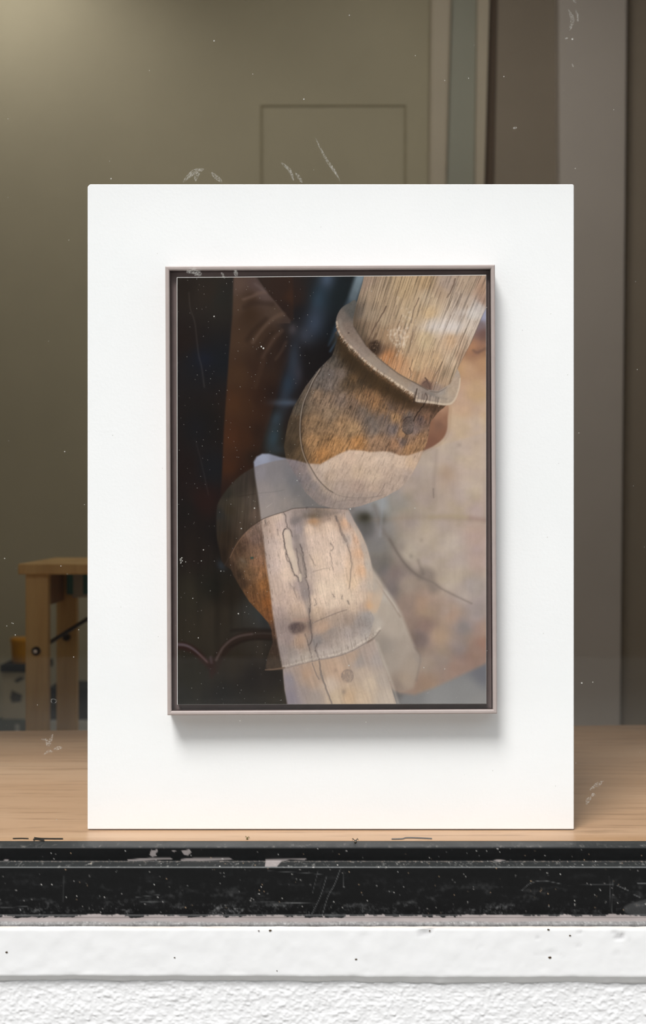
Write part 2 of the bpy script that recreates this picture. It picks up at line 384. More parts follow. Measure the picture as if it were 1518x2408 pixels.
    # ---- veil of reflected daylight (part of the picture)
    P.put(V*P.mask([(590,1060),(720,1060),(720,1120),(590,1120)], 3, False), P.field([(615,1075,(146,152,172)),(650,1080,(128,130,144)),(605,1090,(140,144,162)),(690,1088,(122,114,116))], 3, 6))
    # ---- cap of the lower joint
    cap = P.mask([(509,1200),(517,1174),(538,1145),(564,1119),(596,1099),(630,1088),(659,1082),(700,1080),(800,1090),(830,1180),(815,1215),(700,1230),(600,1290),(560,1340),(526,1326),(516,1294),(509,1258)], 2.4)
    cA = P.field([(560,1150,(52,45,39)),(590,1115,(52,44,39)),(540,1200,(54,45,34)),(590,1180,(74,64,56)),(570,1240,(66,54,44)),(530,1260,(44,34,25)),(600,1210,(88,73,63)),(525,1300,(38,29,22)),
        (545,1300,(56,42,31)),(515,1210,(40,38,36)),(520,1240,(42,36,30)),(550,1180,(62,54,44)),(575,1200,(70,60,50)),(535,1160,(44,40,34))], 3, 6)
    cB = P.field([(600,1100,(128,122,128)),(615,1110,(134,128,132)),(640,1110,(124,118,119)),(680,1105,(118,114,116)),(690,1090,(122,114,116)),(620,1150,(142,132,129)),(660,1150,(132,125,122)),(700,1150,(112,108,107)),
        (630,1200,(150,138,131)),(670,1185,(142,131,124)),(720,1180,(112,107,105)),(760,1195,(116,110,106)),(700,1190,(130,122,116)),(650,1125,(128,122,122)),(690,1130,(112,110,112)),(640,1170,(146,135,130))], 3, 7)
    g = fbm(X/3.0+0.02*Y, Y/60, 31, 3)
    cA = cA*(1+.28*g)[..., None]; cB = cB*(1+.05*fbm(X/5, Y/12, 32, 3))[..., None]
    P.put(cap, cA*(1-V[..., None])+cB*V[..., None])
    P.put(P.line([(600,1160),(640,1157),(668,1152)], .8, .8, 1.2)*.3*V, (100,92,90)); P.put(P.line([(560,1168),(600,1161)], .8, .8, 1.2)*.4, (36,30,26))
    P.put(P.line([(626,1193),(640,1183)], .8, .5, 1)*.4, (190,178,168))
    # ---- lower bulb
    bulb = P.mask([(538,1328),(543,1300),(559,1269),(586,1242),(617,1221),(643,1211),(670,1203),(690,1196),(723,1194),(780,1195),(818,1197),(833,1227),(848,1253),(862,1285),(871,1318),(876,1345),(878,1372),(875,1405),(868,1432),
                   (880,1455),(860,1520),(760,1560),(660,1575),(634,1576),(624,1570),(629,1543),(641,1510),(638,1482),(630,1464),(612,1443),(585,1414),(564,1380),(549,1354)], 1.3, False)
    A = P.field([(543,1330,(58,43,33)),(555,1300,(78,58,44)),(575,1275,(92,70,57)),(590,1250,(116,94,82)),(600,1265,(112,90,80)),(605,1300,(122,94,76)),(600,1345,(120,88,64)),(570,1325,(96,76,58)),(622,1375,(140,94,56)),
        (590,1390,(92,64,42)),(572,1372,(62,45,33)),(610,1425,(108,72,44)),(626,1420,(134,84,46)),(634,1445,(112,72,44)),(642,1480,(84,60,46)),(560,1352,(58,44,33)),(612,1232,(124,104,94)),(600,1405,(100,68,44)),
        (645,1520,(60,46,38)),(640,1550,(62,50,40)),(605,1320,(128,94,72)),(615,1345,(138,98,68)),(585,1350,(104,78,56)),(560,1280,(70,52,40))], 3.2, 6)
    B = P.field([(630,1226,(196,172,150)),(650,1215,(204,182,160)),(680,1212,(176,160,148)),(700,1205,(168,152,140)),(695,1225,(136,126,122)),(720,1212,(146,134,126)),(745,1212,(132,116,98)),(738,1224,(170,138,106)),(765,1215,(150,130,112)),
        (800,1205,(165,148,134)),(822,1220,(168,152,142)),(797,1215,(170,148,126)),(810,1228,(196,158,124)),(640,1245,(196,172,152)),(660,1235,(186,166,152)),(640,1280,(200,180,164)),(668,1262,(204,182,160)),(676,1300,(210,188,164)),
        (695,1262,(142,132,127)),(703,1245,(138,128,124)),(700,1285,(150,138,130)),(725,1245,(204,180,154)),(740,1270,(206,184,162)),(780,1260,(208,186,163)),(770,1240,(204,180,154)),(820,1270,(182,168,152)),(800,1290,(200,180,158)),
        (835,1270,(204,168,136)),(845,1300,(204,166,130)),(858,1290,(180,160,142)),(868,1330,(184,170,154)),(850,1340,(206,168,130)),(640,1330,(200,180,164)),(650,1380,(194,172,152)),(680,1350,(204,182,158)),(710,1320,(170,154,140)),
        (722,1345,(178,162,146)),(705,1380,(162,146,136)),(718,1395,(142,130,124)),(745,1320,(204,182,156)),(760,1340,(210,188,162)),(770,1310,(208,186,162)),(800,1330,(198,178,156)),(820,1330,(202,176,146)),(830,1370,(208,182,148)),
        (760,1385,(216,196,168)),(800,1380,(214,194,166)),(740,1410,(206,184,158)),(690,1400,(196,172,150)),(665,1410,(186,164,146)),(780,1420,(206,186,160)),(820,1410,(208,188,160)),(850,1400,(196,174,148)),(858,1380,(190,172,152)),
        (650,1440,(178,158,145)),(700,1430,(190,166,142)),(745,1440,(196,172,144)),(790,1440,(186,165,142)),(830,1430,(194,172,146)),(855,1430,(180,158,136)),(660,1475,(168,150,140)),(720,1475,(170,145,124)),(760,1475,(196,166,138)),
        (820,1455,(180,160,140)),(860,1450,(166,158,150)),(660,1530,(160,148,140)),(675,1500,(172,154,144)),(705,1510,(186,158,132)),(690,1540,(172,160,148)),(745,1510,(158,150,143)),(780,1490,(176,162,148)),(760,1525,(190,176,162)),
        (820,1490,(186,174,162)),(860,1485,(178,170,160)),(885,1470,(180,172,164)),(800,1515,(192,178,162)),(840,1510,(200,186,170)),(720,1545,(190,174,154)),(845,1465,(168,158,148)),(870,1455,(168,160,151))], 3.4, 6)
    # grain along the limb
    ga = X + 0.16*(Y-1300)
    gr = fbm((X-0.15*(Y-1194))/2.6, Y/26, 41, 4); gr2 = fbm(X/4, Y/4, 42, 3)
    fib = fbm((X-0.17*(Y-1194))/1.7, Y/13, 43, 3); big = fbm((X-0.17*(Y-1194))/13, Y/60, 44, 3)
    streak = np.clip(-fib*2.6-.22, 0, 1)*np.clip(.6+big*2.5, 0, 1)
    A = A*(1+.40*gr+.30*gr2+.20*big)[..., None]*(1-.35*streak)[..., None]
    B = B*np.array([1.01, .985, .995])*(1+.15*gr+.10*gr2+.14*big)[..., None]*(1-.26*streak)[..., None]
    rim_ = P.mask([(640,1195),(820,1197),(848,1253),(862,1285),(871,1318),(876,1345),(874,1405),(866,1440),(640,1440)], 26, False)
    B = B*(.88+.18*rim_)[..., None]
    lb = A*(1-V[..., None])+B*V[..., None]
    P.put(bulb, lb)
    # right rim of the bulb out of focus
    P.put(P.mask([(818,1200),(833,1227),(848,1253),(862,1285),(871,1318),(878,1345),(900,1385),(885,1440),(866,1432),(862,1400),(860,1340),(850,1290),(834,1250),(812,1215)], 4)*.6,
          P.field([(826,1215,(176,162,152)),(850,1270,(184,170,156)),(866,1320,(188,174,158)),(874,1380,(186,172,156)),(868,1420,(206,168,132)),(872,1405,(204,170,138))], 3, 6))
    # seam between cap and bulb
    P.put(P.line([(528,1330),(538,1310),(549,1288),(566,1262),(586,1242),(617,1221),(643,1211),(670,1203),(690,1196),(723,1194)], 1.2, .8, 1.2)*.6, (58,46,40))
    P.put(P.line([(540,1312),(556,1280),(572,1260),(590,1245)], .8, .8, 1)*.6, (128,98,76))
    P.put(P.line([(720,1193),(760,1194),(815,1197)], 1.6, 1.2, 2)*.55, (84,78,76))
    P.put(P.mask([(690,1200),(730,1197),(770,1200),(800,1204),(770,1214),(735,1216),(706,1222),(692,1236),(682,1222)], 6)*.35, (96,88,84))
    P.put(P.blob(733,1214,18,7)*.5, (96,78,56)); P.put(P.blob(735,1226,14,6)*.5, (176,128,84)); P.put(P.blob(700,1224,16,10)*.5, (116,106,102))
    ck = (92,80,76)
    # cracks: (points, width0, width1, alpha)
    for i, (pts, a, b, al) in enumerate((
        ([(666,1205),(671,1214),(674,1235),(676,1240),(683,1248),(687,1262)], 1.1, .9, .85),
        ([(673,1243),(666,1250),(667,1268),(671,1290),(675,1305),(681,1318),(686,1335),(691,1350),(700,1358),(703,1366)], 1.3, 1.5, .85),
        ([(671,1300),(674,1315),(682,1325),(688,1340)], 1.0, .8, .6),
        ([(696,1290),(700,1310),(702,1330),(706,1345),(709,1368)], 1.6, 1.2, .6),
        ([(704,1280),(711,1300),(715,1322),(719,1345),(720,1358)], 1.4, 1.4, .85),
        ([(708,1300),(712,1325),(716,1352)], 1.2, .9, .5),
        ([(716,1358),(722,1370),(725,1385),(728,1410),(729,1428),(727,1440)], 1.1, 1.3, .8),
        ([(727,1430),(727,1450),(729,1462),(731,1480),(733,1500),(730,1512),(726,1517)], 1.6, 1.2, .85),
        ([(716,1490),(720,1500),(725,1515),(729,1530),(732,1548),(736,1565),(742,1585),(750,1598)], 1.2, 1.0, .75),
        ([(742,1530),(748,1545),(752,1565),(754,1585),(762,1605),(770,1625),(780,1654)], 1.8, 1.6, .75),
        ([(744,1515),(742,1528),(746,1540)], 1.6, 1.6, .6),
        ([(728,1305),(735,1320),(741,1330)], .8, .6, .5),([(776,1300),(779,1320),(782,1340)], .9, .5, .5),([(776,1278),(784,1288),(778,1296)], 1.4, .8, .45),
        ([(788,1213),(796,1232),(800,1248),(806,1260),(814,1272)], 2.4, 3.2, .45),([(816,1280),(822,1300),(826,1325),(824,1350),(821,1385)], 1.3, .9, .5),
        ([(789,1215),(792,1226)], 1.2, .8, .7),([(740,1408),(743,1420),(739,1424)], .9, .7, .6),([(816,1413),(820,1420)], 1.4, 1, .7),([(782,1397),(785,1404)], .9, .9, .6),
        ([(804,1400),(803,1408)], .8, .8, .55),([(652,1245),(654,1258)], 1, .7, .5),([(623,1224),(627,1236)], 1.6, 1, .5),([(690,1380),(694,1395),(697,1405)], .8, .6, .5),
        ([(680,1372),(690,1385)], .8, .6, .4),([(735,1345),(760,1338),(775,1335)], 1.2, .8, .25))):
        P.put(P.line(pts, a*2.5, b*2.5, 4.0, 5)*al*.28, (128,114,106))
        P.put(P.line(pts, a, b, 1.0, 5, 1.1, i)*al*np.clip(.85+1.2*gr2+.7*fib, .25, 1), ck)
    P.put(P.mask([(690,1262),(703,1255),(706,1285),(714,1310),(719,1345),(716,1362),(706,1350),(702,1325),(697,1295)], 3)*.4, (130,118,110))
    P.put(P.mask([(700,1362),(718,1362),(724,1390),(728,1430),(722,1442),(712,1405)], 4)*.5, (136,124,118))
    P.put(P.mask([(668,1252),(676,1246),(684,1258),(688,1290),(697,1318),(699,1345),(692,1348),(684,1322),(674,1296)], 2)*.6, (212,192,168))
    P.put(P.mask([(702,1352),(708,1350),(709,1366),(704,1367)], 1.2)*.7, (214,194,170))
    P.put(P.blob(592,1312,3.5,2.5)*.9, (28,66,62)); P.put(P.blob(570,1318,9,4,40)*.35, (128,116,106))
    for i in range(46):
        x = R.uniform(590, 640); y = R.uniform(1225, 1420)
        if x < 580+0.1*(y-1200): continue
        L = R.uniform(4, 11); P.put(P.line([(x,y),(x+.15*L,y+L)], .6, .4, .8, 2)*R.uniform(.25,.55), (66,48,38))
    for i in range(90):
        x = R.uniform(640, 850); y = R.uniform(1260, 1430); L = R.uniform(4, 12)
        P.put(P.line([(x,y),(x+.2*L,y+L)], .6, .4, .8, 2)*R.uniform(.15,.45), (128,112,102))
    # knot and collar of the lower joint
    P.put(P.mask([(678,1474),(690,1464),(708,1464),(718,1472),(714,1484),(700,1490),(686,1488)], 6)*.95*np.clip(.9+1.2*fib+.6*gr2, .3, 1), P.field([(690,1475,(84,69,68)),(708,1475,(98,80,74))], 2, 4))
    P.put(P.line([(690,1458),(727,1456)], 3, 4, 4)*.35, (176,138,120)); P.put(P.blob(708,1500,12,12)*.4, (198,158,126))
    P.put(P.line([(735,1465),(765,1452),(795,1440),(815,1434)], 1.2, .8, 1.6)*.55, (112,98,90))
    P.put(P.blob(755,1475,28,12,-15)*.35, (204,168,138)); P.put(P.blob(728,1470,6,14)*.5, (92,80,78))
    P.put(P.line([(738,1505),(765,1490),(790,1478)], 3, 3, 6)*.35, (132,124,118))
    P.put(P.mask([(850,1438),(872,1440),(890,1455),(893,1470),(870,1468),(850,1452)], 12)*.35, (166,160,152))
    P.put(P.blob(868,1425,9,9)*.5, (214,162,112)); P.put(P.blob(862,1418,8,10)*.3, (210,168,126))
    # rim of the collar
    rim = [(665,1570),(691,1564),(723,1556),(749,1550),(780,1544),(806,1537),(833,1525),(859,1510),(880,1496),(893,1480)]
    P.put(P.line([(x-3,y-12) for x, y in rim[1:]], 4, 7, 12)*.42*V, (204,192,178)); P.put(P.line([(x-1,y-3) for x, y in rim], 1.4, 3.4, 2.6)*.6*V*np.clip(.75+2.5*gr2, .2, 1), (216,202,184))
    P.put(P.line([(x,y+2.5) for x, y in rim], 1.0, 1.4, 1.8)*.55*V, (118,104,94))
    P.put(P.line([(624,1575),(645,1574),(668,1570)], 1.6, 1.8, 1.5)*.8, (112,90,74))
    for i in range(34):
        t = R.random()*8.6; k = int(t); f = t-k
        x = rim[k][0]*(1-f)+rim[k+1][0]*f; y = rim[k][1]*(1-f)+rim[k+1][1]*f
        P.put(P.line([(x-2,y-R.uniform(6,18)),(x,y-2)], .8, .5, .9, 2)*R.uniform(.2,.6), (120,106,96))
    # ---- lower leg
    leg = P.mask([(665,1576),(691,1567),(723,1559),(749,1553),(780,1548),(806,1541),(833,1530),(859,1516),(881,1503),(896,1551),(917,1609),(936,1670),(660,1670)], 1.6, False)
    lg = P.field([(680,1600,(146,136,134)),(680,1640,(134,124,128)),(700,1590,(160,140,124)),(720,1585,(178,146,118)),(710,1630,(150,136,128)),(740,1640,(156,142,130)),(755,1580,(176,150,124)),(735,1600,(172,146,122)),
        (780,1570,(184,154,126)),(800,1580,(186,156,128)),(850,1580,(182,162,140)),(885,1550,(164,152,142)),(845,1560,(158,145,134)),(790,1640,(188,166,136)),(820,1640,(190,160,124)),(850,1640,(192,168,138)),(870,1610,(190,170,144)),(905,1640,(184,168,148)),
        (900,1600,(172,158,142)),(775,1610,(190,170,148)),(860,1540,(170,152,138)),(830,1545,(176,150,126))], 3.2, 6)
    lg = lg*np.array([1.0, .99, 1.0])*(1+.16*fbm((X-.3*(Y-1550))/4, Y/50, 51, 4)+.05*gr2)[..., None]
    P.put(leg*np.clip(V*1.2, 0, 1), lg)
    P.put(P.line([(676,1600),(684,1640),(690,1660)], 16, 22, 14)*.5*V, (128,120,130))
    for i, (pts, a, b, al) in enumerate((([(734,1560),(742,1582),(750,1598)], 1.2, 1, .7), ([(750,1556),(753,1575),(756,1590),(763,1610),(771,1632),(782,1660)], 2.0, 1.8, .7))):
        P.put(P.line(pts, a, b, 1.2, 5, .8, i+60)*al, (108,96,90))
    P.put(P.mask([(802,1585),(814,1575),(826,1577),(830,1590),(825,1602),(812,1605),(803,1597)], 3.5)*.6*np.clip(.8+2*gr2, .3, 1), (126,110,100)); P.put(P.line([(803,1592),(806,1580),(816,1575),(827,1579),(830,1592),(824,1603)], 1, .8, 1.4)*.4, (104,90,84)); P.put(P.blob(808,1627,5,7)*.6, (130,112,98)); P.put(P.blob(788,1577,4,5)*.4, (140,116,100))
    P.put(P.blob(755,1590,7,10)*.4, (128,118,112)); P.put(P.blob(846,1548,12,12)*.4, (140,134,128))
    P.put(P.line([(886,1512),(900,1552),(920,1605),(936,1656)], 3, 3, 4)*.4, (196,184,168))
    # ---- upper bulb
    ub = P.mask([(800,780),(780,837),(749,868),(717,910),(691,955),(678,989),(672,1020),(667,1050),(672,1078),(690,1110),(717,1157),(749,1187),(780,1195),(812,1197),(848,1190),(901,1171),(938,1150),(964,1124),(988,1077),(1004,1040),(1012,992),(1028,971),(1050,952),(975,920),(890,870),(830,810)], 1.2, False)
    A = P.field([(793,790,(44,36,28)),(790,820,(66,56,46)),(780,845,(84,74,66)),(752,880,(100,90,84)),(775,880,(104,92,86)),(740,900,(100,88,80)),(770,905,(110,96,88)),(720,925,(92,78,66)),(745,930,(130,104,82)),(770,940,(132,106,86)),
        (800,880,(106,90,80)),(700,960,(86,74,62)),(690,1000,(70,56,42)),(700,1000,(78,60,44)),(718,1000,(128,98,70)),(685,1050,(56,44,32)),(705,1055,(112,84,56)),(740,1000,(140,108,78)),(735,1040,(166,122,80)),(760,1070,(164,112,64)),
        (780,970,(138,112,88)),(800,940,(126,104,90)),(800,1000,(152,116,82)),(790,1050,(174,124,76)),(840,1040,(168,116,68)),(830,1010,(160,124,88)),(850,970,(112,92,78)),(870,990,(114,97,86)),(835,945,(124,98,80)),(845,935,(140,104,72)),
        (820,900,(84,66,48)),(825,860,(66,52,38)),(815,840,(60,48,34)),(805,830,(84,66,48)),(850,900,(70,54,38)),(830,890,(92,68,44)),(865,925,(128,92,62)),(860,905,(76,58,40)),(885,945,(146,104,68)),(900,960,(132,98,70)),(905,985,(114,95,84)),(880,1010,(118,101,90)),
        (890,1035,(150,114,86)),(930,1045,(152,110,80)),(945,1040,(128,104,94)),(960,1055,(160,116,78)),(925,1010,(116,100,96)),(945,1020,(156,116,82)),(960,980,(104,88,80)),(930,980,(158,118,80)),(990,985,(112,90,84)),(1000,980,(124,88,66)),(975,1010,(126,104,96)),
        (990,1030,(150,110,78)),(985,1050,(160,118,82)),(905,915,(92,66,42)),(890,905,(104,76,48)),(935,935,(84,60,38)),(965,950,(92,66,46)),(980,955,(88,64,46)),(1015,960,(84,60,44)),(990,970,(108,80,62)),(920,955,(100,78,64)),(940,965,(120,90,70)),(870,880,(74,56,38))], 3.4, 5)
    B = P.field([(690,1095,(124,114,114)),(712,1100,(136,122,116)),(720,1125,(126,116,112)),(700,1130,(116,110,110)),(735,1145,(130,120,114)),(750,1175,(132,120,112)),(735,1095,(182,160,138)),(760,1095,(200,178,154)),(785,1090,(204,178,150)),(820,1075,(208,180,152)),
        (860,1078,(208,182,154)),(900,1080,(206,182,156)),(940,1085,(206,180,152)),(965,1085,(202,172,138)),(980,1080,(192,164,136)),(745,1120,(180,160,140)),(775,1120,(188,164,138)),(810,1110,(190,166,142)),(840,1110,(200,174,144)),(880,1120,(198,174,146)),
        (910,1115,(190,166,142)),(940,1115,(182,160,138)),(955,1120,(176,156,138)),(770,1145,(176,156,134)),(800,1150,(172,152,134)),(840,1145,(176,152,132)),(880,1150,(182,158,134)),(910,1145,(176,155,135)),(790,1165,(170,152,134)),(840,1172,(164,146,130)),
        (880,1165,(164,146,130)),(770,1180,(142,128,118)),(800,1188,(146,132,120)),(840,1185,(150,134,122)),(745,1180,(136,124,116))], 3.4, 5)
    # grain: fine strokes slanting down-left
    u = X*0.93+(Y-1000)*0.36; v = -X*0.36+(Y-1000)*0.93
    gr = fbm(u/2.4, v/16, 61, 4); gr2 = fbm(X/3.2, Y/3.2, 62, 3); gr3 = fbm(X/14, Y/14, 63, 3)
    pore = np.clip(-gr*2.6-.20, 0, 1)
    lum = A.mean(-1, keepdims=True); A = A+(lum-A)*.14
    A = A*(1+.46*gr+.32*gr2+.22*gr3)[..., None]*(1-.34*pore)[..., None]; B = B*np.array([1.0, .985, 1.0])*(1+.13*gr+.12*gr2+.10*gr3)[..., None]*(1-.14*pore)[..., None]
    P.put(ub, A*(1-V[..., None])+B*V[..., None])
    P.put(ub*P.mask([(678,985),(704,985),(708,1050),(722,1092),(660,1088),(664,1030)], 5, False)*.5*(1-V), (70,58,44))
    # seam line
    seam = [(752,868),(737,892),(724,920),(712,950),(706,985),(705,1020),(709,1053),(717,1078),(730,1103),(745,1127),(765,1148),(780,1158)]
    P.put(P.line([(x+2.5,y) for x, y in seam], 1.2, 1.0, 1.2)*.6, (50,38,30)); P.put(P.line(seam, 1.2, .8, 1.0)*.8, (152,138,126))
    P.put(P.line([(765,1150),(800,1166),(840,1171),(880,1168),(905,1163)], .9, .7, 1.2)*.45, (120,106,96))
    P.put(P.line([(775,1188),(800,1178),(850,1175),(890,1167)], 1, 1, 2)*.25, (110,98,92))
    P.put(P.line([(905,1137),(897,1152),(885,1168)], .8, .6, .9)*.6, (118,100,92)); P.put(P.line([(732,1133),(726,1145),(724,1160)], .7, .6, 1)*.4, (98,90,88))
    # dark throat below the flange
    P.put(P.line([(799,800),(815,832),(842,862),(875,890),(912,915),(948,936),(968,944)], 13, 15, 14)*.72, (50,37,23)); P.put(P.line([(803,815),(822,850),(850,885),(890,915)], 6, 6, 12)*.35, (60,44,28))
    P.put(P.line([(968,950),(1000,957),(1040,957)], 4, 2.5, 4)*.6, (70,52,38))
    P.put(P.mask([(895,925),(925,940),(960,948),(968,955),(950,965),(925,958)], 5)*.45, (72,54,38))
    for i in range(150):     # long fine strokes on the shoulder
        x = R.uniform(815, 960); y = 895+(x-815)*.42+R.uniform(-8, 50); L = R.uniform(6, 20)
        P.put(P.line([(x,y),(x-.32*L,y+L)], .7, .4, .8, 2)*R.uniform(.2,.5), R.choice([(60,44,32),(56,44,36),(170,124,84),(150,110,76)]))
    for i in range(220):     # pores
        x = R.uniform(690, 1000); y = R.uniform(900, 1170); L = R.uniform(2, 8); veil = y > 1075
        P.put(P.line([(x,y),(x-.36*L,y+L)], .6, .4, .8, 2)*ub*R.uniform(.2,.55), (150,128,110) if veil else (70,50,36))
    P.put(P.mask([(952,980),(962,980),(972,985),(973,1000),(968,1016),(956,1021),(946,1014),(946,1000)], 2)*.75, P.field([(955,990,(84,70,64)),(962,1005,(112,98,92)),(960,1016,(76,68,66))], 2, 4)*(1+.6*fbm(X/2, Y/2, 66, 2))[..., None])
    P.put(P.line([(948,990),(955,982),(966,980)], .9, .9, 1)*.7, (48,36,30)); P.put(P.line([(946,1012),(957,1022),(969,1016)], .8, .8, 1)*.6, (56,46,42))
    P.put(P.line([(1003,937),(997,950),(990,960),(982,970),(976,980),(972,990)], 1.4, 1, 1, 4, .7, 4)*.85, (38,28,22)); P.put(P.line([(913,1000),(910,1010),(912,1016)], 1, .9, .9)*.7, (60,50,46))
    P.put(P.mask([(880,975),(905,985),(925,1005),(915,1020),(890,1012),(872,990)], 10)*.22, (112,102,98)); P.put(P.mask([(840,955),(862,970),(885,1000),(878,1012),(858,985)], 10)*.22, (106,98,94))
    # ---- flange upper face
    fl = P.mask([(838,710),(820,713),(801,726),(790,750),(793,776),(806,797),(830,823),(859,852),(891,876),(928,900),(964,924),(976,934),(978,945),(1000,948),(1017,949),(1049,953),(1066,945),(1078,916),(1082,889),(1076,870),(1064,862),(1000,880),(900,830),(850,780)], 1.1)
    fc = P.field([(803,745,(106,98,93)),(822,722,(84,84,82)),(830,735,(78,78,76)),(815,770,(118,106,98)),(812,790,(122,108,98)),(835,815,(134,120,110)),(850,825,(128,116,108)),(880,850,(140,128,116)),(900,868,(138,127,117)),(920,880,(144,130,116)),
        (950,900,(148,133,117)),(975,915,(142,132,124)),(1000,930,(128,118,112)),(1025,935,(146,136,126)),(1045,938,(162,150,136)),(1062,920,(170,155,138)),(1074,895,(168,152,136)),(1015,925,(136,128,122)),(1035,920,(148,142,136)),(1072,878,(164,152,140))], 3, 5)
    P.put(fl, fc*np.array([1.03, 1.0, .985])*(1+.12*fbm(X/3, Y/3, 71, 3)+.10*fbm(X/9, Y/9, 72, 2))[..., None])
    lip = [(791,757),(795,776),(807,797),(830,822),(859,850),(891,875),(928,900),(964,924),(977,934)]
    nz = np.clip(.72+2.2*fbm(X/4, Y/4, 73, 3), .15, 1)
    P.put(P.line([(x+7,y-6) for x, y in lip], 3, 5, 8)*.40, (166,152,140))
    P.put(P.line(lip, 1.6, 4.2, 3.0, 6, .8, 3)*.9*nz, (212,190,168))
    P.put(P.line([(x-5,y+7) for x, y in lip[1:]], 2.5, 4, 4, 6)*.5*np.clip(1.2-nz, 0, 1), (150,112,82))
    P.put(P.line([(x-7,y+9) for x, y in lip[1:-1]], 2.0, 3.5, 4, 6)*.55, (58,43,28))
    P.put(P.line([(978,941),(1000,944),(1017,947),(1049,951),(1066,943),(1078,915),(1081,890)], 3.4, 1.6, 1.4)*.7, (208,188,166))
    for i in range(90):
        t = R.random()*7.5+.4; k = min(int(t), 7); f = t-k
        x = lip[k][0]*(1-f)+lip[k+1][0]*f; y = lip[k][1]*(1-f)+lip[k+1][1]*f; L = R.uniform(3, 9)
        P.put(P.line([(x+R.uniform(-2,3),y+R.uniform(-3,3)),(x-.5*L,y+L)], .8, .5, .8, 2)*R.uniform(.3,.75), R.choice([(110,80,58),(90,66,48),(218,196,174),(140,104,78)]))
    for i in range(14):
        x = 972+i*4.6; y = 930+i*1.1
        P.put(P.line([(x+3,y-8),(x-1,y+12)], .9, .6, .8, 2)*R.uniform(.3,.7), R.choice([(90,70,60),(60,46,40),(214,188,166)]))
    P.put(P.line([(980,914),(976,930),(972,946)], 1.2, 1.4, 1)*.8, (52,40,34)); P.put(P.line([(1000,925),(1004,935),(998,948)], 1.4, 1.2, 1.2)*.6, (60,48,42))
    P.put(P.line([(1012,924),(1025,934),(1048,938)], 2, 2, 4)*.35, (104,100,98)); P.put(P.blob(819,783,2,1.6)*.8, (60,50,44))
    # ---- upper cylinder
    cyl = P.mask([(857,640),(852,665),(839,709),(830,747),(830,765),(846,789),(862,815),(885,837),(906,855),(938,879),(980,902),(1007,916),(1030,920),(1059,902),(1072,873),(1107,805),(1130,750),(1143,722),(1160,690),(1160,640)], 1.3, False)
    cc = P.field([(862,665,(150,128,112)),(842,735,(104,92,82)),(845,765,(110,92,76)),(870,740,(152,132,112)),(880,680,(158,136,114)),(905,700,(172,148,122)),(950,680,(178,152,120)),(1000,665,(174,146,114)),(1050,665,(164,144,130)),(1030,690,(168,144,122)),(1100,670,(178,155,134)),(1135,680,(162,132,112)),
        (1140,705,(156,128,112)),(960,740,(182,158,130)),(1010,700,(188,164,136)),(1010,735,(192,164,130)),(1050,765,(208,194,184)),(1020,762,(200,184,170)),(1080,735,(190,172,158)),(1115,738,(202,192,184)),(1090,715,(184,164,148)),(1125,725,(190,178,172)),(1000,800,(192,168,136)),(940,790,(184,156,130)),
        (960,815,(178,152,124)),(905,790,(154,126,100)),(880,790,(142,118,96)),(870,815,(100,78,60)),(890,822,(92,72,58)),(910,840,(180,126,86)),(935,862,(182,136,100)),(980,860,(194,164,130)),(1020,850,(190,160,128)),(1060,800,(192,160,130)),(1085,800,(186,160,138)),(1085,840,(168,140,118)),(1040,895,(176,148,122)),
        (1010,888,(178,144,114)),(1003,905,(116,90,78)),(1055,880,(166,142,118)),(1030,915,(148,128,116)),(975,885,(184,146,112)),(950,870,(186,146,112)),(1060,850,(190,166,142)),(1105,775,(196,178,162)),(900,750,(168,146,122)),(870,770,(138,116,96)),(1120,765,(190,172,158)),(1070,770,(206,192,182))], 3.4, 6)
    su = X+(Y-650)*(0.27+0.16*(X-850)/280); sv = Y
    gr = fbm(su/2.4, sv/55, 81, 4); grl = fbm(su/7, sv/140, 82, 3); gr2 = fbm(X/3, Y/3, 83, 2)
    dk = np.clip(-(gr)*3.2-.18, 0, 1)
    ccg = cc*(1+.22*gr+.16*grl+.08*gr2)[..., None]
    ccg = ccg*(1-.32*dk)[..., None]
    P.put(cyl, ccg)
    P.put(cyl*P.blob(1045,768,52,11,-4)*.6, (212,202,198)); P.put(cyl*P.blob(1005,705,26,18,20)*.25, (206,188,168)); P.put(cyl*P.blob(1095,735,34,10,-10)*.4, (206,196,192))
    P.put(cyl*P.line([(835,720),(832,750),(838,770),(860,800)], 8, 10, 8)*.4, (70,60,50))
    for i in range(230):     # dark grain strokes
        x = R.uniform(850, 1120); y = R.uniform(655, 880); L = R.uniform(8, 40)
        k = -(0.27+0.16*(x-850)/280)
        P.put(P.line([(x,y),(x+k*L,y+L)], .7, .4, .8, 2)*cyl*R.uniform(.15,.55), R.choice([(84,68,58),(96,78,64),(112,90,72),(218,200,178)]))
    for pts, w, al in (([(908,720),(895,745),(880,770),(866,800)], 1.8, .6),([(985,700),(972,730),(966,760)], 1.4, .5),([(972,775),(966,800),(960,830)], 1.2, .5),([(945,740),(935,770),(940,800),(946,830)], 1, .5),([(1040,850),(1022,885),(1010,912)], 1, .6),([(1070,655),(1062,680),(1050,700)], 2, .5),
                       ([(963,865),(966,880),(962,890)], 1.2, .6),([(970,845),(964,868)], .8, .5),([(1000,888),(1005,898),(1010,912),(1012,922)], 1.6, .8),([(995,900),(1005,893)], 1.4, .7),([(1015,650),(1005,690),(990,730)], 1, .4),([(1085,690),(1060,740),(1035,800)], 1, .35)):
        P.put(P.line(pts, w, w*.6, 1.1, 5, 1.0, 5)*cyl*al, (74,56,48))
    P.put(P.mask([(866,812),(872,806),(886,800),(890,815),(884,832),(872,826)], 4)*.85*np.clip(.8+2.4*gr2, .2, 1), (44,32,25)); P.put(P.line([(884,785),(876,800),(868,812)], 2, 4, 3)*.5, (66,50,40))
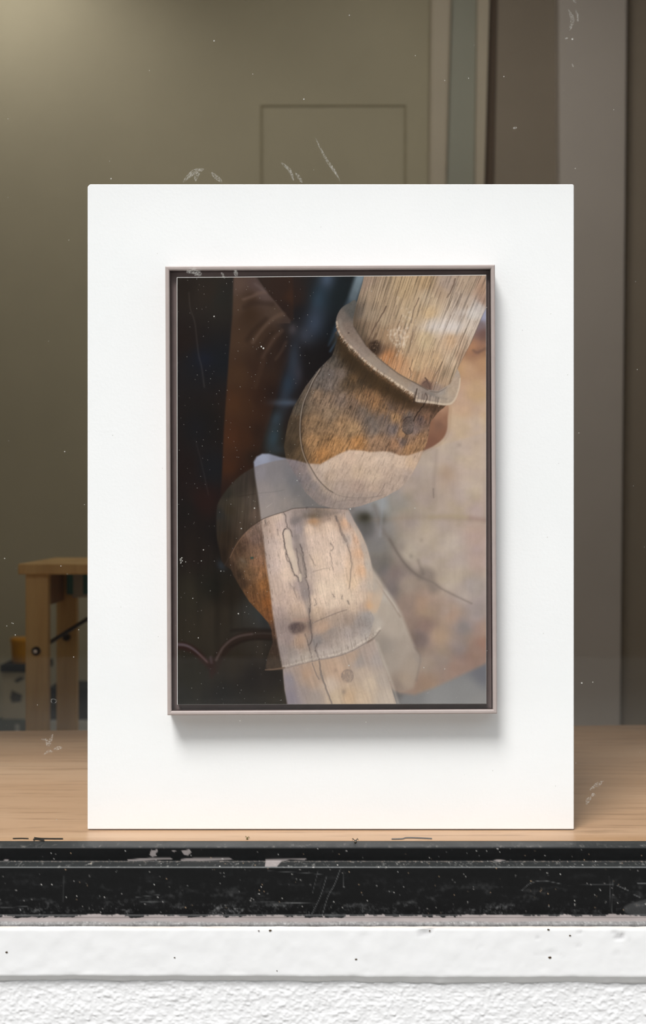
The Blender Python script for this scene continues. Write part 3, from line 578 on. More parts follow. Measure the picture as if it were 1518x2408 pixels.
    P.put(cyl*P.mask([(990,905),(1000,894),(1012,900),(1014,918),(1000,914)], 3)*.6, (104,82,74))
    for i in range(60):      # pale flaked spots
        x = R.gauss(938, 14); y = R.gauss(795, 16); P.put(P.blob(x, y, R.uniform(1,3), R.uniform(1.5,5), 20)*.45*cyl, (222,204,184))
    for i in range(24):
        x = R.gauss(955, 8); y = R.gauss(755, 22); P.put(P.blob(x, y, R.uniform(.8,2), R.uniform(1.5,4), 20)*.4*cyl, (220,204,188))
    P.put(P.line([(884,838),(906,856),(938,880),(980,903),(1005,917)], 1.2, 1.4, 1.4)*.6, (84,68,56))
    P.put(P.line([(832,768),(846,790),(862,815)], 1.5, 1.5, 2)*.5, (60,50,42))
    P.put(P.line([(1012,920),(1030,922),(1048,912)], 1.2, 1, 1.5)*.5, (100,82,74))
    lum = P.C@np.array([.3, .5, .2]); P.C += (lum[..., None]-P.C)*(.17*V)[..., None]
    P.C *= 1+V[..., None]*np.array([.004, -.004, .004])
    # film grain
    P.C *= (1+.03*(rng.rand(*X.shape)-.5))[..., None]
    return np.clip(P.C, 2, 250)

# ================================================================== MATERIALS
PRINT_GAIN = 1.0
M = {}
M['olive_wall'] = mat_plain('olive_wall', rgb(188,181,158), .8, .2, .04, 3, .1, 120)
M['trim_paint'] = mat_plain('trim_paint', rgb(200,190,172), .6, .3, .03, 5)
M['grey_green'] = mat_plain('grey_green', rgb(172,174,162), .7, .3, .03, 4)
M['brown_panel'] = mat_plain('brown_panel', rgb(158,147,133), .7, .3, .04, 3)
M['mauve_wall'] = mat_plain('mauve_wall', rgb(203,196,191), .7, .3, .03, 3)
M['dark_gap'] = mat_plain('dark_gap', rgb(110,95,82), .8, .2, .05, 6)
M['ceiling'] = mat_plain('ceiling_paint', rgb(210,206,196), .8, .2, .03, 2)
M['floor'] = mat_plain('floor_lino', rgb(196,192,186), .6, .3, .06, 4)
M['white_ext'] = mat_plain('white_masonry_paint', rgb(214,214,215), .55, .3, .012, 9, .25, 160)
M['pavement'] = mat_plain('pavement', rgb(140,138,134), .85, .2, .12, 3)
M['brickish'] = mat_plain('street_render', rgb(72,68,64), .85, .2, .10, 1.2)
M['beech'] = mat_wood('beech', rgb(214,176,116), rgb(194,152,94), (1, 1, 0.08), .45, 22, .10)
M['beech_shaded'] = mat_wood('beech_shade', rgb(150,106,70), rgb(120,84,54), (0.1, 1, 1), .5, 20, .15)  # darker copy of beech; shade under the trestle top is in its colour
M['chrome'] = mat_plain('chrome', rgb(190,195,200), .25, .5, .02, 30, metal=1.0)
M['dark_metal'] = mat_plain('dark_metal', rgb(60,54,52), .4, .5, .1, 30, metal=.6)
M['teal'] = mat_plain('teal_tape', rgb(70,130,134), .6, .3, .06, 30)
M['yellow'] = mat_plain('yellow_plastic', rgb(214,150,40), .5, .4, .08, 18)
M['black_plastic'] = mat_plain('black_plastic', rgb(24,24,26), .7, .25, .2, 20)
M['cream_card'] = mat_plain('cream_card', rgb(196,186,160), .8, .2, .05, 12)
M['print_dark'] = mat_plain('dark_ink', rgb(72,66,58), .8, .2, .1, 20)
M['pale_grey'] = mat_plain('pale_grey_card', rgb(190,190,184), .8, .2, .05, 12)
M['green_tin'] = mat_plain('dark_green_tin', rgb(74,84,74), .5, .4, .12, 20)
M['frame_paint'] = mat_plain('mauve_frame_paint', rgb(176,162,158), .38, .5, .04, 60, .05, 900)
M['frame_back'] = mat_plain('mauve_backing', rgb(116,100,98), .5, .4, .06, 40)
M['paper_edge'] = mat_plain('paper_edge', rgb(238,236,232), .6, .3, .02, 40)
M['mdf'] = mat_plain('mdf_edge', rgb(150,112,80), .8, .2, .08, 60)
M['dust'] = mat_plain('dust', rgb(176,174,168), .9, .1, .05, 60)
M['dirt'] = mat_plain('dirt', rgb(70,58,44), .9, .1, .2, 200)
M['fly'] = mat_plain('insect_shell', rgb(52,44,30), .4, .5, .3, 900)
M['black_paint'] = mat_plain('black_gloss_paint', rgb(30,31,31), .35, .5, .2, 40)

def mat_board():
    t = NT('white_lacquer'); v = t.coords()
    t.base(t.ramp(t.noise(v, 4, 3), [(.3, rgb(243,244,245)), (.7, rgb(248,248,249))]), .55, .35)
    t.bump(t.noise(v, 260, 3, .5), .16, .001); return t.m
M['board'] = mat_board()

def mat_table():
    t = NT('maple_ply'); v = t.coords((0.07, 1, 1))
    f1 = t.noise(v, 9, 5, .6); f2 = t.noise(v, 95, 5, .65); f3 = t.noise(t.coords((.5, 1, 1)), 3, 3)
    a = t.ramp(f1, [(.32, rgb(164,130,98)), (.5, rgb(177,143,112)), (.68, rgb(186,154,124))])
    b = t.mix(1.0, a, t.ramp(f2, [(.30, (.64,.60,.54,1)), (.47, (1,1,1,1))]), 'MULTIPLY')
    c = t.mix(1.0, b, t.ramp(f3, [(.35, (.93,.92,.90,1)), (.65, (1,1,1,1))]), 'MULTIPLY')
    t.base(c, .38, .25); t.bump(f2, .05, .0003); return t.m
M['maple'] = mat_table()

def mat_glass():
    t = NT('window_glass'); t.t.nodes.remove(t.b)
    lw = t.n('ShaderNodeLayerWeight'); lw.inputs['Blend'].default_value = .5
    p = t.n('ShaderNodeMath', operation='POWER'); p.inputs[1].default_value = 5.0; t.l(lw.outputs['Facing'], p.inputs[0])
    m = t.n('ShaderNodeMath', operation='MULTIPLY_ADD'); m.inputs[1].default_value = .96; m.inputs[2].default_value = .04; t.l(p.outputs[0], m.inputs[0])
    tr = t.n('ShaderNodeBsdfTransparent'); tr.inputs[0].default_value = (.99, .992, .99, 1)
    gl = t.n('ShaderNodeBsdfGlossy'); gl.inputs['Roughness'].default_value = .0; gl.inputs['Color'].default_value = (1, 1, 1, 1)
    mx = t.n('ShaderNodeMixShader'); t.l(m.outputs[0], mx.inputs[0]); t.l(tr.outputs[0], mx.inputs[1]); t.l(gl.outputs[0], mx.inputs[2])
    t.l(mx.outputs[0], t.out.inputs['Surface']); return t.m
M['glass'] = mat_glass()

def mat_smear():
    t = NT('dried_smear'); t.t.nodes.remove(t.b)
    f = t.noise(t.coords(), 700, 4, .7)
    r = t.n('ShaderNodeMapRange'); r.inputs[1].default_value = .42; r.inputs[2].default_value = .75; r.inputs[3].default_value = 0.0; r.inputs[4].default_value = .5; t.l(f, r.inputs[0])
    tr = t.n('ShaderNodeBsdfTransparent'); df = t.n('ShaderNodeBsdfDiffuse'); df.inputs[0].default_value = rgb(214,212,206)
    mx = t.n('ShaderNodeMixShader'); t.l(r.outputs[0], mx.inputs[0]); t.l(tr.outputs[0], mx.inputs[1]); t.l(df.outputs[0], mx.inputs[2])
    t.l(mx.outputs[0], t.out.inputs['Surface']); return t.m
M['smear'] = mat_smear()
M['print'] = mat_attr('photographic_print', .4, .06)
M['worn_black'] = mat_attr('worn_black_paint', .48, .14, .12, 260)
M['worn_white'] = mat_attr('worn_white_paint', .55, .3, .15, 220)

# ================================================================== STRUCTURE
TZ = 0.44                         # height of the display platform
YB, XL, XR, CEIL = 4.6, -2.3, 2.0, 3.1
GLASS_Y0, GLASS_Y1 = 1.544, 1.550
WX0, WX1, WHEAD = -1.05, 0.55, 1.50   # window opening

def struct(mb, name, mat, parent=None, **kw):
    o = mb.build(name, mat, parent, **kw)
    if not parent: o['kind'] = 'structure'
    return o
m = MB(); m.box(XL-.1, XR+.1, 1.62, YB+.1, -.06, 0); struct(m, 'floor', M['floor'])
m = MB(); m.box(XL-.1, XR+.1, 1.50, YB+.1, CEIL, CEIL+.08); struct(m, 'ceiling', M['ceiling'])
m = MB(); m.box(XL-.1, .40, YB, YB+.1, 0, CEIL); m.box(.40, XR+.1, YB+.05, YB+.1, 0, CEIL); wb = struct(m, 'wall_back', M['olive_wall'])
m = MB(); m.box(XL-.1, XL, 1.62, YB, 0, CEIL); struct(m, 'wall_left', M['olive_wall'])
m = MB(); m.box(XR, XR+.1, 1.62, YB, 0, CEIL); struct(m, 'wall_right', M['mauve_wall'])
# joinery of the back wall at the right: slightly out of plumb boards
def upright(name, px_top, px_bot, d, mat, thick, dback, z0=0.0, z1=2.9):
    """a standing board whose two front edges run from px_top (at picture top) to px_bot (at the panel's top edge)"""
    k = d/F
    za = CZ+CY0*k; zb = CZ+(CY0-432)*k
    def xe(i, z):
        xa = (px_top[i]-CX0)*k; xb = (px_bot[i]-CX0)*k; return xb+(xa-xb)*(z-zb)/(za-zb)
    mb = MB(); n = 0
    pts = [(xe(0, z0), z0), (xe(1, z0), z0), (xe(1, z1), z1), (xe(0, z1), z1)]
    mb.prism(pts, 'y', d, d+dback)
    return struct(mb, name, mat, bevel=thick)
upright('trim_1', (1012,1062), (1008,1050), YB-.05, M['trim_paint'], .012, .049)
upright('trim_2', (1062,1122), (1050,1118), YB-.015, M['grey_green'], .002, .05)
upright('trim_3', (1122,1150), (1117,1138), YB-.06, M['trim_paint'], .004, .05)
upright('trim_4', (1150,1170), (1138,1162), YB-.005, M['dark_gap'], .001, .05)
upright('door_1', (1170,1312), (1162,1314), YB-.03, M['brown_panel'], .003, .05)
upright('trim_5', (1313,1474), (1315,1470), YB-.09, M['mauve_wall'], .006, .12)
upright('trim_6', (1475,1700), (1471,1700), YB-.03, M['brown_panel'], .003, .06)
# flush hatch in the back wall: thin raised bead all round
k = YB/F
def wx(px): return (px-CX0)*k
def wz(py): return CZ+(CY0-py)*k
hz0 = .25
hatch = empty('trim_7', (wx(783), YB, hz0)); hatch['kind'] = 'structure'
M['hatch_gap'] = mat_plain('hatch_gap', rgb(162,154,130), .9, .1, .08, 20)
for a, b, c, d in ((wx(612), wx(955), wz(250), wz(247)), (wx(612), wx(617), hz0, wz(250)), (wx(949), wx(955), hz0, wz(250)), (wx(612), wx(955), hz0, hz0+.004)):
    m = MB(); m.box(a-wx(783), b-wx(783), -.004, 0, c-hz0, d-hz0); m.build('bead', M['hatch_gap'], hatch)

# facade: stucco below, plain render left, right and above
def grid_uv(x0, x1, nx, z0, z1, nz):
    x = np.linspace(x0, x1, nx); z = np.linspace(z1, z0, nz); return np.meshgrid(x, z)
SY = 1.4765
gx, gz = grid_uv(-.95, .95, 1700, .16, .31, 140)
hgt = fbm(gx*30, gz*30, 5, 3)*.002
for sc, sd, am in ((150, 91, .0006), (270, 92, .0007), (430, 93, .0005)):
    hgt = hgt + am*np.clip(vnoise(gx*sc, gz*sc*1.25, sd)-.52, 0, 1)*2.2
grid_mesh('wall_front', np.stack([gx, SY-hgt, gz], -1), M['white_ext'])['kind'] = 'structure'
m = MB(); m.box(-4, 4, 1.500, 1.62, -.3, .352); struct(m, 'wall_front_base', M['white_ext'])
m = MB(); m.box(-4, WX0-.06, 1.47, 1.62, .375, 4.2); struct(m, 'wall_front_left', M['white_ext'])
m = MB(); m.box(WX1+.06, 4, 1.47, 1.62, .375, 4.2); struct(m, 'wall_front_right', M['white_ext'])
m = MB(); m.box(WX0-.06, WX1+.06, 1.47, 1.62, WHEAD+.06, 4.2); struct(m, 'wall_front_top', M['white_ext'])
m = MB(); m.box(-12, 12, -9, 1.49, -.36, -.30); struct(m, 'pavement', M['pavement'])
m = MB(); m.box(-12, 12, -7.3, -7, -.30, 5.0); struct(m, 'wall_opposite', M['brickish'])

# white masonry ledge below the window frame: rounded, worn
LY = 1.469
gx = np.linspace(-1.5, 1.5, 1300)
prof = [(1.545, .3560), (1.500, .3600), (1.4850, .3630), (1.4735, .3635), (LY+.002, .3630), (LY+.0008, .3620), (LY, .360), (LY, .340), (LY, .320), (LY, .3085), (LY+.0004, .3066), (LY+.0014, .3052), (LY+.0050, .2998), (LY+.0062, .2986), (LY+.020, .298)]
prof = np.array(prof)
t = np.linspace(0, len(prof)-1, 90); pi = np.minimum(t.astype(int), len(prof)-2); pf = (t-pi)[:, None]
pr = prof[pi]*(1-pf)+prof[pi+1]*pf
PX = np.repeat(gx[None, :], len(pr), 0); PY = np.repeat(pr[:, 0][:, None], len(gx), 1); PZ = np.repeat(pr[:, 1][:, None], len(gx), 1)
wob = fbm(PX*9, PZ*4, 15, 3); edge = fbm(PX*60, PZ*60, 16, 3)
low = np.clip((.312-PZ)/.012, 0, 1)
PZ = PZ + low*(wob*.006-.0012*PX/.37+edge*.0016); PY = PY - edge*.0010*np.clip((PY < LY+.006), 0, 1) + low*edge*.003
chip = np.clip(fbm(PX*45, PZ*120, 17, 4)-.20, 0, 1)*np.clip((PX-.02)/.2, 0, 1)*np.clip((PZ-.325)/.03, 0, 1)*(PY < LY+.003)
PY = PY + chip*.010
C = np.ones(PX.shape+(3,))*np.array([214., 214, 214.5]); 
C[...] -= (chip*260)[..., None]*np.array([1, 1.02, 1.0])
top = np.clip((PZ-.3605)/.0015, 0, 1)*np.clip(.8+fbm(PX*14, PZ*200, 18, 3)*2.0, 0, 1)
C += top[..., None]*(np.array([176., 165, 156])-C)*.85  # ledge top coloured darker to hold down its sunlit brightness
ledge = grid_mesh('trim_8', np.stack([PX, PY, PZ], -1), M['worn_white'], None, s2l(np.clip(C, 40, 250)), flip=True); ledge['kind'] = 'structure'
specks = MB()
for px, py, r in ((837,2256,2.4),(1292,2252,3.6),(15,2239,3.0),(410,2252,2.2),(651,2283,1.4),(1340,2200,2.2),(635,2188,4),(608,2189,2),(1010,2189,2.4),(1288,2186,3)):
    c = at(px, py, LY-.0006); rr = r/F*LY; pts = []
    for q in range(7):
        a = q*math.tau/7; s_ = R.uniform(.6, 1.2); pts.append((c.x+math.cos(a)*rr*1.25*s_, c.y, c.z+math.sin(a)*rr*.75*s_))
    specks.poly(pts)
o = specks.build('paint_chip', M['dirt'], ledge); o['kind'] = 'stuff'

# ================================================================== WINDOW
win = empty('window_1', (0, GLASS_Y0, TZ)); win['kind'] = 'structure'
def W(mb, name, mat, parent=win, **kw):
    o = mb.build(name, mat, None, **kw); o.parent = parent
    o.matrix_parent_inverse = parent_inv(parent); return o
def parent_inv(p):
    from mathutils import Matrix
    return Matrix.Identity(4) if p.parent else Matrix.Translation(-p.location)   # parts made by W() already sit at the world origin
m = MB(); m.box(WX0-.01, WX1+.01, GLASS_Y0, GLASS_Y1, TZ-.006, WHEAD+.01)
pane = W(m, 'glass_pane', M['glass'])

# bottom rail: worn black paint on a stepped profile, painted in its own pixels
z1 = TZ
def zrow(py, d): return CZ+(CY0-py)/F*d
rail_prof = [(1.5505, TZ-.0005), (1.5215, TZ-.0002), (1.5203, TZ-.0012), (1.5200, zrow(1994,1.52)), (1.5200, zrow(2010,1.52)), (1.5198, zrow(2023,1.52)), (1.519, zrow(2025,1.52)-.0006),
             (1.4955, zrow(2025,1.52)-.0012), (1.4940, zrow(2040,1.494)+.0004), (1.4932, zrow(2042,1.493)), (1.4930, zrow(2100,1.493)), (1.4930, zrow(2150,1.493)), (1.4915, zrow(2156,1.491)), (1.478, .3700), (1.4705, .3652), (1.471, .3600)]
rail_prof = np.array(rail_prof); seg = np.hypot(*np.diff(rail_prof, axis=0).T); cum = np.concatenate([[0], np.cumsum(seg)])
nrow = 120; tt = np.sort(np.concatenate([cum, np.linspace(0, cum[-1], nrow)]))
ry = np.interp(tt, cum, rail_prof[:, 0]); rz = np.interp(tt, cum, rail_prof[:, 1])
gx = np.arange(-1.06, 1.0601, .00110)
RX = np.repeat(gx[None], len(tt), 0); RY = np.repeat(ry[:, None], len(gx), 1); RZ = np.repeat(rz[:, None], len(gx), 1)
pxx = CX0+RX/RY*F; pyy = CY0-(RZ-CZ)/RY*F
# paint only depends on place along the rail (u) and down the rail (v), in photograph-sized pixels
U = CX0+RX/1.493*F; 
vrow = CY0-(rz-CZ)/ry*F; Vv = np.repeat(vrow[:, None], len(gx), 1)
Pf = Paint(U, Vv); Pf.ymin = vrow; Pf.ymax = vrow
nA = fbm(U/60, Vv/14, 201, 4); nB = fbm(U/8, Vv/8, 202, 3); nC = fbm(U/90, Vv/200, 203, 3); nD = fbm(U/3, Vv/3, 204, 2)
Pf.C[...] = np.array([17., 17.5, 18.]); Pf.C *= (1+.25*nB+.3*nA)[..., None]
haze = np.clip(nA*1.4+nB*.9-.16, 0, 1)*np.clip((Vv-2046)/60, 0, 1)*.55
haze += np.clip(nA+nD*1.5+nB*.6-.10, 0, 1)*np.clip(1-np.abs(Vv-2138)/20, 0, 1)*np.clip(.62+nC*2.4, 0, 1.2)
Pf.put(np.clip(haze, 0, .85), (128,128,128))
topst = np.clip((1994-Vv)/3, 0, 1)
Pf.put(topst*.75, np.stack([52+34*nA, 54+34*nA, 55+34*nA], -1)); Pf.put(topst*np.clip(nB*1.4+nD-.12, 0, 1)*np.clip((Vv-1980)/8, 0, 1)*.7, (176,166,156))  # flat step top painted greyer, standing in for the sky's sheen
st2 = np.clip((Vv-2024)/2, 0, 1)*np.clip((2041-Vv)/2, 0, 1)
Pf.put(st2*.6, (50,52,52)); Pf.put(st2*np.clip(nB*1.6+nD*1.6-.25, 0, 1)*.8, (160,156,150))  # lower step greyed with the same painted sky sheen
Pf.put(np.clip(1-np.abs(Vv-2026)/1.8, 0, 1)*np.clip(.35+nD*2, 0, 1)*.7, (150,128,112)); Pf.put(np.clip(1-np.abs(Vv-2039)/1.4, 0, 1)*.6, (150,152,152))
# grey primer left bare along the foot, with the ragged edge of the black paint
edge_v = 2153+15*fbm(U/80, U*0, 211, 5, .6)+1.6*np.sign(fbm(U/40, U*0, 212, 2))+4*fbm(U/6, U*0+3, 213, 2)
prim = np.clip((Vv-edge_v)/1.4+.5, 0, 1)
Pf.put(prim, np.stack([124+24*nA, 116+24*nA, 114+24*nA], -1))
foot = np.clip((Vv-2165-6*nC)/5, 0, 1)
Pf.put(foot*.8, np.stack([112+60*nB, 112+60*nB, 112+60*nB], -1)); Pf.put(foot*np.clip(nD*2.4-.2, 0, 1)*.8, (176,174,170)); Pf.put(foot*np.clip(-nD*2.4-.3, 0, 1), (84,82,80))
# bare grey patches on the upper steps
pg = (140,132,130)
for pts in ([(344,2010),(348,1998),(356,2000),(362,1996),(364,2002),(358,2008),(362,2013),(350,2015)], [(292,2021),(345,2017),(395,2017),(400,2021),(320,2024),(292,2024)], [(420,2001),(440,1997),(444,2004),(436,2012),(426,2010)],
            [(420,2020),(450,2017),(500,2017),(535,2017),(545,2022),(470,2024),(418,2024)], [(622,2020),(720,2019),(715,2023),(680,2022),(660,2025),(650,2038),(622,2038)], [(395,1999),(408,2001),(402,2004)],
            [(1162,2024),(1178,2021),(1196,2023),(1180,2026)], [(0,2020),(8,2022),(4,2025),(-6,2024)], [(-80,2000),(-60,2004),(-66,2012),(-90,2010)], [(1600,2016),(1680,2018),(1660,2023),(1600,2023)]):
    Pf.put(Pf.mask(pts, 1.0, False)*.9, pg)
# scratches
for pts, w, a in (([(800,2043),(786,2080),(770,2110),(757,2154)], .7, .5), ([(768,2060),(752,2110),(732,2150)], .7, .45), ([(748,2046),(738,2085),(735,2100)], .6, .35), ([(808,2048),(807,2085)], .7, .35), ([(596,2122),(650,2122),(745,2125)], .8, .5),
                  ([(1227,2094),(1245,2078),(1275,2071),(1320,2079)], .7, .45), ([(1432,2060),(1435,2140)], .6, .35), ([(1440,2070),(1438,2145)], .6, .3), ([(1498,2077),(1518,2077)], 1, .5), ([(1450,2082),(1476,2094)], 1, .45), ([(1490,2104),(1505,2111)], 1, .4),
                  ([(630,2048),(720,2053),(760,2057)], .7, .35), ([(1335,2082),(1400,2080),(1440,2080)], .5, .3), ([(0,2135),(65,2131)], .8, .35), ([(320,2110),(375,2104)], .8, .35), ([(330,2120),(395,2122)], .8, .3), ([(150,2060),(148,2120)], 1.5, .15)):
    Pf.put(Pf.line(pts, w, w, 1.0)*a, (150,150,150))
Pf.put(Pf.mask([(1465,2140),(1470,2130),(1490,2122),(1530,2116),(1530,2150),(1480,2150)], 3)*.35, (120,120,120))
for i in range(520):
    x = R.uniform(-640, 2160); y = R.uniform(1994, 2150); r = R.choice([.6, .7, .9, 1.0, 1.3])
    Pf.put(Pf.line([(x,y),(x+R.uniform(-1,1)*2,y+R.uniform(-1,1)*1.5)], r, r*.7, .8, 1)*R.uniform(.4,.95), R.choice([(196,194,190),(176,172,168),(210,206,200),(178,150,120)]))
rail = grid_mesh('bottom_rail', np.stack([RX, RY, RZ], -1), M['worn_black'], None, s2l(np.clip(Pf.C, 4, 235)), flip=False)
rail.parent = win; rail.matrix_parent_inverse = parent_inv(win)
m = MB(); m.box(WX0-.06, WX0, 1.50, 1.58, TZ-.01, WHEAD+.06); W(m, 'jamb', M['black_paint'], bevel=.003)
m = MB(); m.box(WX1, WX1+.06, 1.50, 1.58, TZ-.01, WHEAD+.06); W(m, 'jamb', M['black_paint'], bevel=.003)
m = MB(); m.box(WX0, WX1, 1.50, 1.58, WHEAD, WHEAD+.06); W(m, 'head_rail', M['black_paint'], bevel=.003)
# loose flecks of black paint beyond the rail edge
for pts, w in (([(30,1973),(50,1972.5),(67,1973)], .9), ([(80,1971),(100,1973),(148,1973.5)], 1.2), ([(78,1976),(86,1974),(104,1977)], 2.0), ([(920,1974),(945,1973.5),(955,1971),(985,1971.5),(1015,1973)], 1.1)):
    m = MB(); sp = spline(pts, False, 5)
    for q in range(len(sp)-1):
        def tb(p, o): 
            h = CZ-TZ; d = h*F/(p[1]+o-CY0); return ((p[0]-CX0)/F*d, d, TZ+.0008)
        m.quad(tb(sp[q], -w), tb(sp[q+1], -w), tb(sp[q+1], w), tb(sp[q], w))
    W(m, 'paint_fleck', M['black_paint'])

# dust specks and dried smears on the outside of the pane
dust = MB()
GY = GLASS_Y0-.0004
def fleck(px, py, r, mb=dust, y=GY, st=1.0, ang=0):
    c = at(px, py, y); rr = r/F*y; pts = []; n = 6
    for q in range(n):
        a = q*math.tau/n; x_ = math.cos(a)*rr*st; z_ = math.sin(a)*rr/st*R.uniform(.8, 1.2)
        pts.append((c.x+x_*math.cos(ang)-z_*math.sin(ang), c.y, c.z+x_*math.sin(ang)+z_*math.cos(ang)))
    mb.poly(pts)
for px, py, r in ((503,96,1.7),(714,233,1.7),(821,36,1.6),(261,420,1.6),(594,174,1.0),(351,166,.9),(152,1062,1.5),(1367,1606,2.0),(1393,1604,1.2),(503,744,1.7),(614,815,1.8),(619,819,2.2),(598,1195,1.7),(478,1293,1.4),(567,1243,1.4),(823,1197,1.7),
                  (519,1343,1.2),(560,1443,1.6),(466,1500,1.3),(453,1407,1.2),(36,1493,1.3),(143,1331,1.2),(11,1313,1.3),(185,1481,1.1),(173,1545,1.2),(1345,92,2.4),(1184,180,1.2),(976,131,1.0),(975,1195,1.2),(996,1570,1.3),(1045,1573,1.2),(820,1565,1.5),(860,1698,1.2),(564,1695,1.2),
                  (1045,189,1.2),(1101,184,1.2),(28,1465,1.0),(31,1466,1.0),(16,1472,1.0),(698,1130,1.1),(640,1330,.9),(473,1319,1.1)):
    fleck(px, py, r)
for i in range(300):
    fleck(R.uniform(-500, 2000), R.uniform(-100, 1970), R.choice([.5, .5, .6, .7, .9]), st=R.choice([1, 1, 1, 1.8]), ang=R.uniform(0, 3))
for i in range(330):
    fleck(R.uniform(416, 760), R.uniform(655, 1655), R.choice([.4, .45, .5, .65]), st=R.choice([1, 1, 1.6]), ang=R.uniform(0, 3))
for i in range(14):
    fleck(422+abs(R.gauss(0, 6)), R.gauss(1319, 5), R.uniform(.7, 1.6))
d_ = W(dust, 'dust', M['dust'], pane); d_['kind'] = 'stuff'
def smear(strokes):
    m = MB()
    for pts, w in strokes:
        sp = spline(pts, False, 6); n = len(sp)-1
        for q in range(n):
            t = sp[min(q+1, n)]-sp[max(q-1, 0)]; t = t/(np.hypot(*t)+1e-9); nrm = np.array([-t[1], t[0]])
            t2 = sp[min(q+2, n)]-sp[q]; t2 = t2/(np.hypot(*t2)+1e-9); n2 = np.array([-t2[1], t2[0]])
            w_ = w*1.7
            wa = w_*math.sin(math.pi*(q/n*.9+.05)); wb_ = w_*math.sin(math.pi*((q+1)/n*.9+.05))
            ps = [sp[q]-nrm*wa, sp[q+1]-n2*wb_, sp[q+1]+n2*wb_, sp[q]+nrm*wa]
            m.poly([at(p[0], p[1], GY-.0002) for p in ps])
    W(m, 'smear', M['smear'], pane)
smear([([(97,1738),(108,1740),(114,1747),(120,1738),(124,1726)], 2.6), ([(108,1742),(113,1750),(120,1745)], 3.2)])
smear([([(126,1762),(137,1759),(147,1758)], 2.4), ([(103,1774),(115,1766),(124,1768)], 2.0)])
smear([([(1386,1858),(1398,1848),(1408,1843),(1418,1836)], 3), ([(1395,1850),(1403,1845)], 3)])
smear([([(1379,1892),(1381,1882),(1390,1875)], 3), ([(1388,1876),(1394,1868),(1398,1872)], 2)])
smear([([(1346,0),(1352,4),(1354,8)], 2), ([(1335,22),(1343,38),(1344,55),(1338,72)], 3), ([(1352,22),(1358,40),(1357,52)], 1.6)])
smear([([(1330,88),(1332,92)], 2.2)]); smear([([(1205,302),(1215,300)], 2)])
smear([([(430,428),(455,405),(480,398)], 3.5), ([(459,427),(462,412),(470,408)], 3), ([(495,405),(510,418),(522,428)], 3)])
smear([([(660,382),(680,400),(690,425)], 2.4), ([(694,405),(703,418),(710,430)], 2.4)])
smear([([(740,322),(765,372),(785,400),(800,428)], 2), ([(770,380),(790,410)], 2)])
smear([([(438,640),(455,636),(460,648)], 5), ([(465,636),(470,650)], 4), ([(520,640),(528,655)], 2), ([(552,634),(556,650)], 3)])
smear([([(124,1655),(120,1648),(124,1644),(133,1647),(130,1652),(124,1655)], .8)])
smear([([(1344,150),(1348,158)], 1)])

# ================================================================== DISPLAY PLATFORM
def dfloor(py): return (CZ-TZ)*F/(py-CY0)
bl, br_ = dfloor(1719), dfloor(1704.5)
slope = (br_-bl)/((759/F*br_)+(759/F*bl))
yb = lambda x: bl+slope*(x+759/F*bl)
plat = tag(empty('display_platform', (0, 1.56, 0)), 'pale maple plywood display platform behind the shop window glass', 'platform')
m = MB(); m.prism([(WX0-.05, 1.5502), (WX1+.05, 1.5502), (WX1+.05, yb(WX1+.05)), (WX0-.05, yb(WX0-.05))], 'z', TZ-.03, TZ); W(m, 'tabletop', M['maple'], plat, bevel=.0008)
m = MB(); m.prism([(WX0, yb(WX0)-.05), (WX1, yb(WX1)-.05), (WX1, yb(WX1)-.03), (WX0, yb(WX0)-.03)], 'z', 0, TZ-.03); W(m, 'back_panel', M['maple'], plat)
for x in (WX0, WX1-.02):
    m = MB(); m.prism([(x, 1.64), (x+.02, 1.64), (x+.02, yb(x)-.05), (x, yb(x)-.05)], 'z', 0, TZ-.03); W(m, 'side_panel', M['maple'], plat)

# ================================================================== WHITE BOARD
BD = 1.60
x0, x1 = (205.5-CX0)/F*BD, (1348.8-CX0)/F*BD
zt = CZ+(CY0-433)/F*BD
board = MB(); cxb = (x0+x1)/2; hw = (x1-x0)/2; H = zt-TZ
board.prism([(-hw, .0012), (hw, .0012), (hw, H-.0015), (hw-.0012, H), (-hw+.003, H), (-hw, H-.003)], 'y', 0, .030)
bo = board.build('display_board', M['board'], None, bevel=.0012); bo.location = (cxb, BD, TZ)
tag(bo, 'large white lacquered upright panel standing on the plywood platform, carrying the framed photograph', 'board')
core = MB(); core.box(-hw+.002, hw-.002, .0045, .0285, 0.0002, .0016); core.build('bottom_edge', M['mdf'], bo)
tilt = math.radians(0.13)

# ================================================================== FRAMED PHOTOGRAPH
FD = 1.573; PD = 1.5740
fk = FD/F
fcx, fcz = (778.2-CX0)*fk, CZ+(CY0-1152.2)*fk
fw, fh = 775.5*fk, 1056.5*fk
pic = tag(empty('framed_photograph', (fcx, BD, fcz)), 'mauve shadow-box frame with a photograph of carved wooden limbs, mounted on the white board', 'picture frame')
pic.rotation_euler = (0, math.radians(-0.28), 0)
FB = BD-.0002
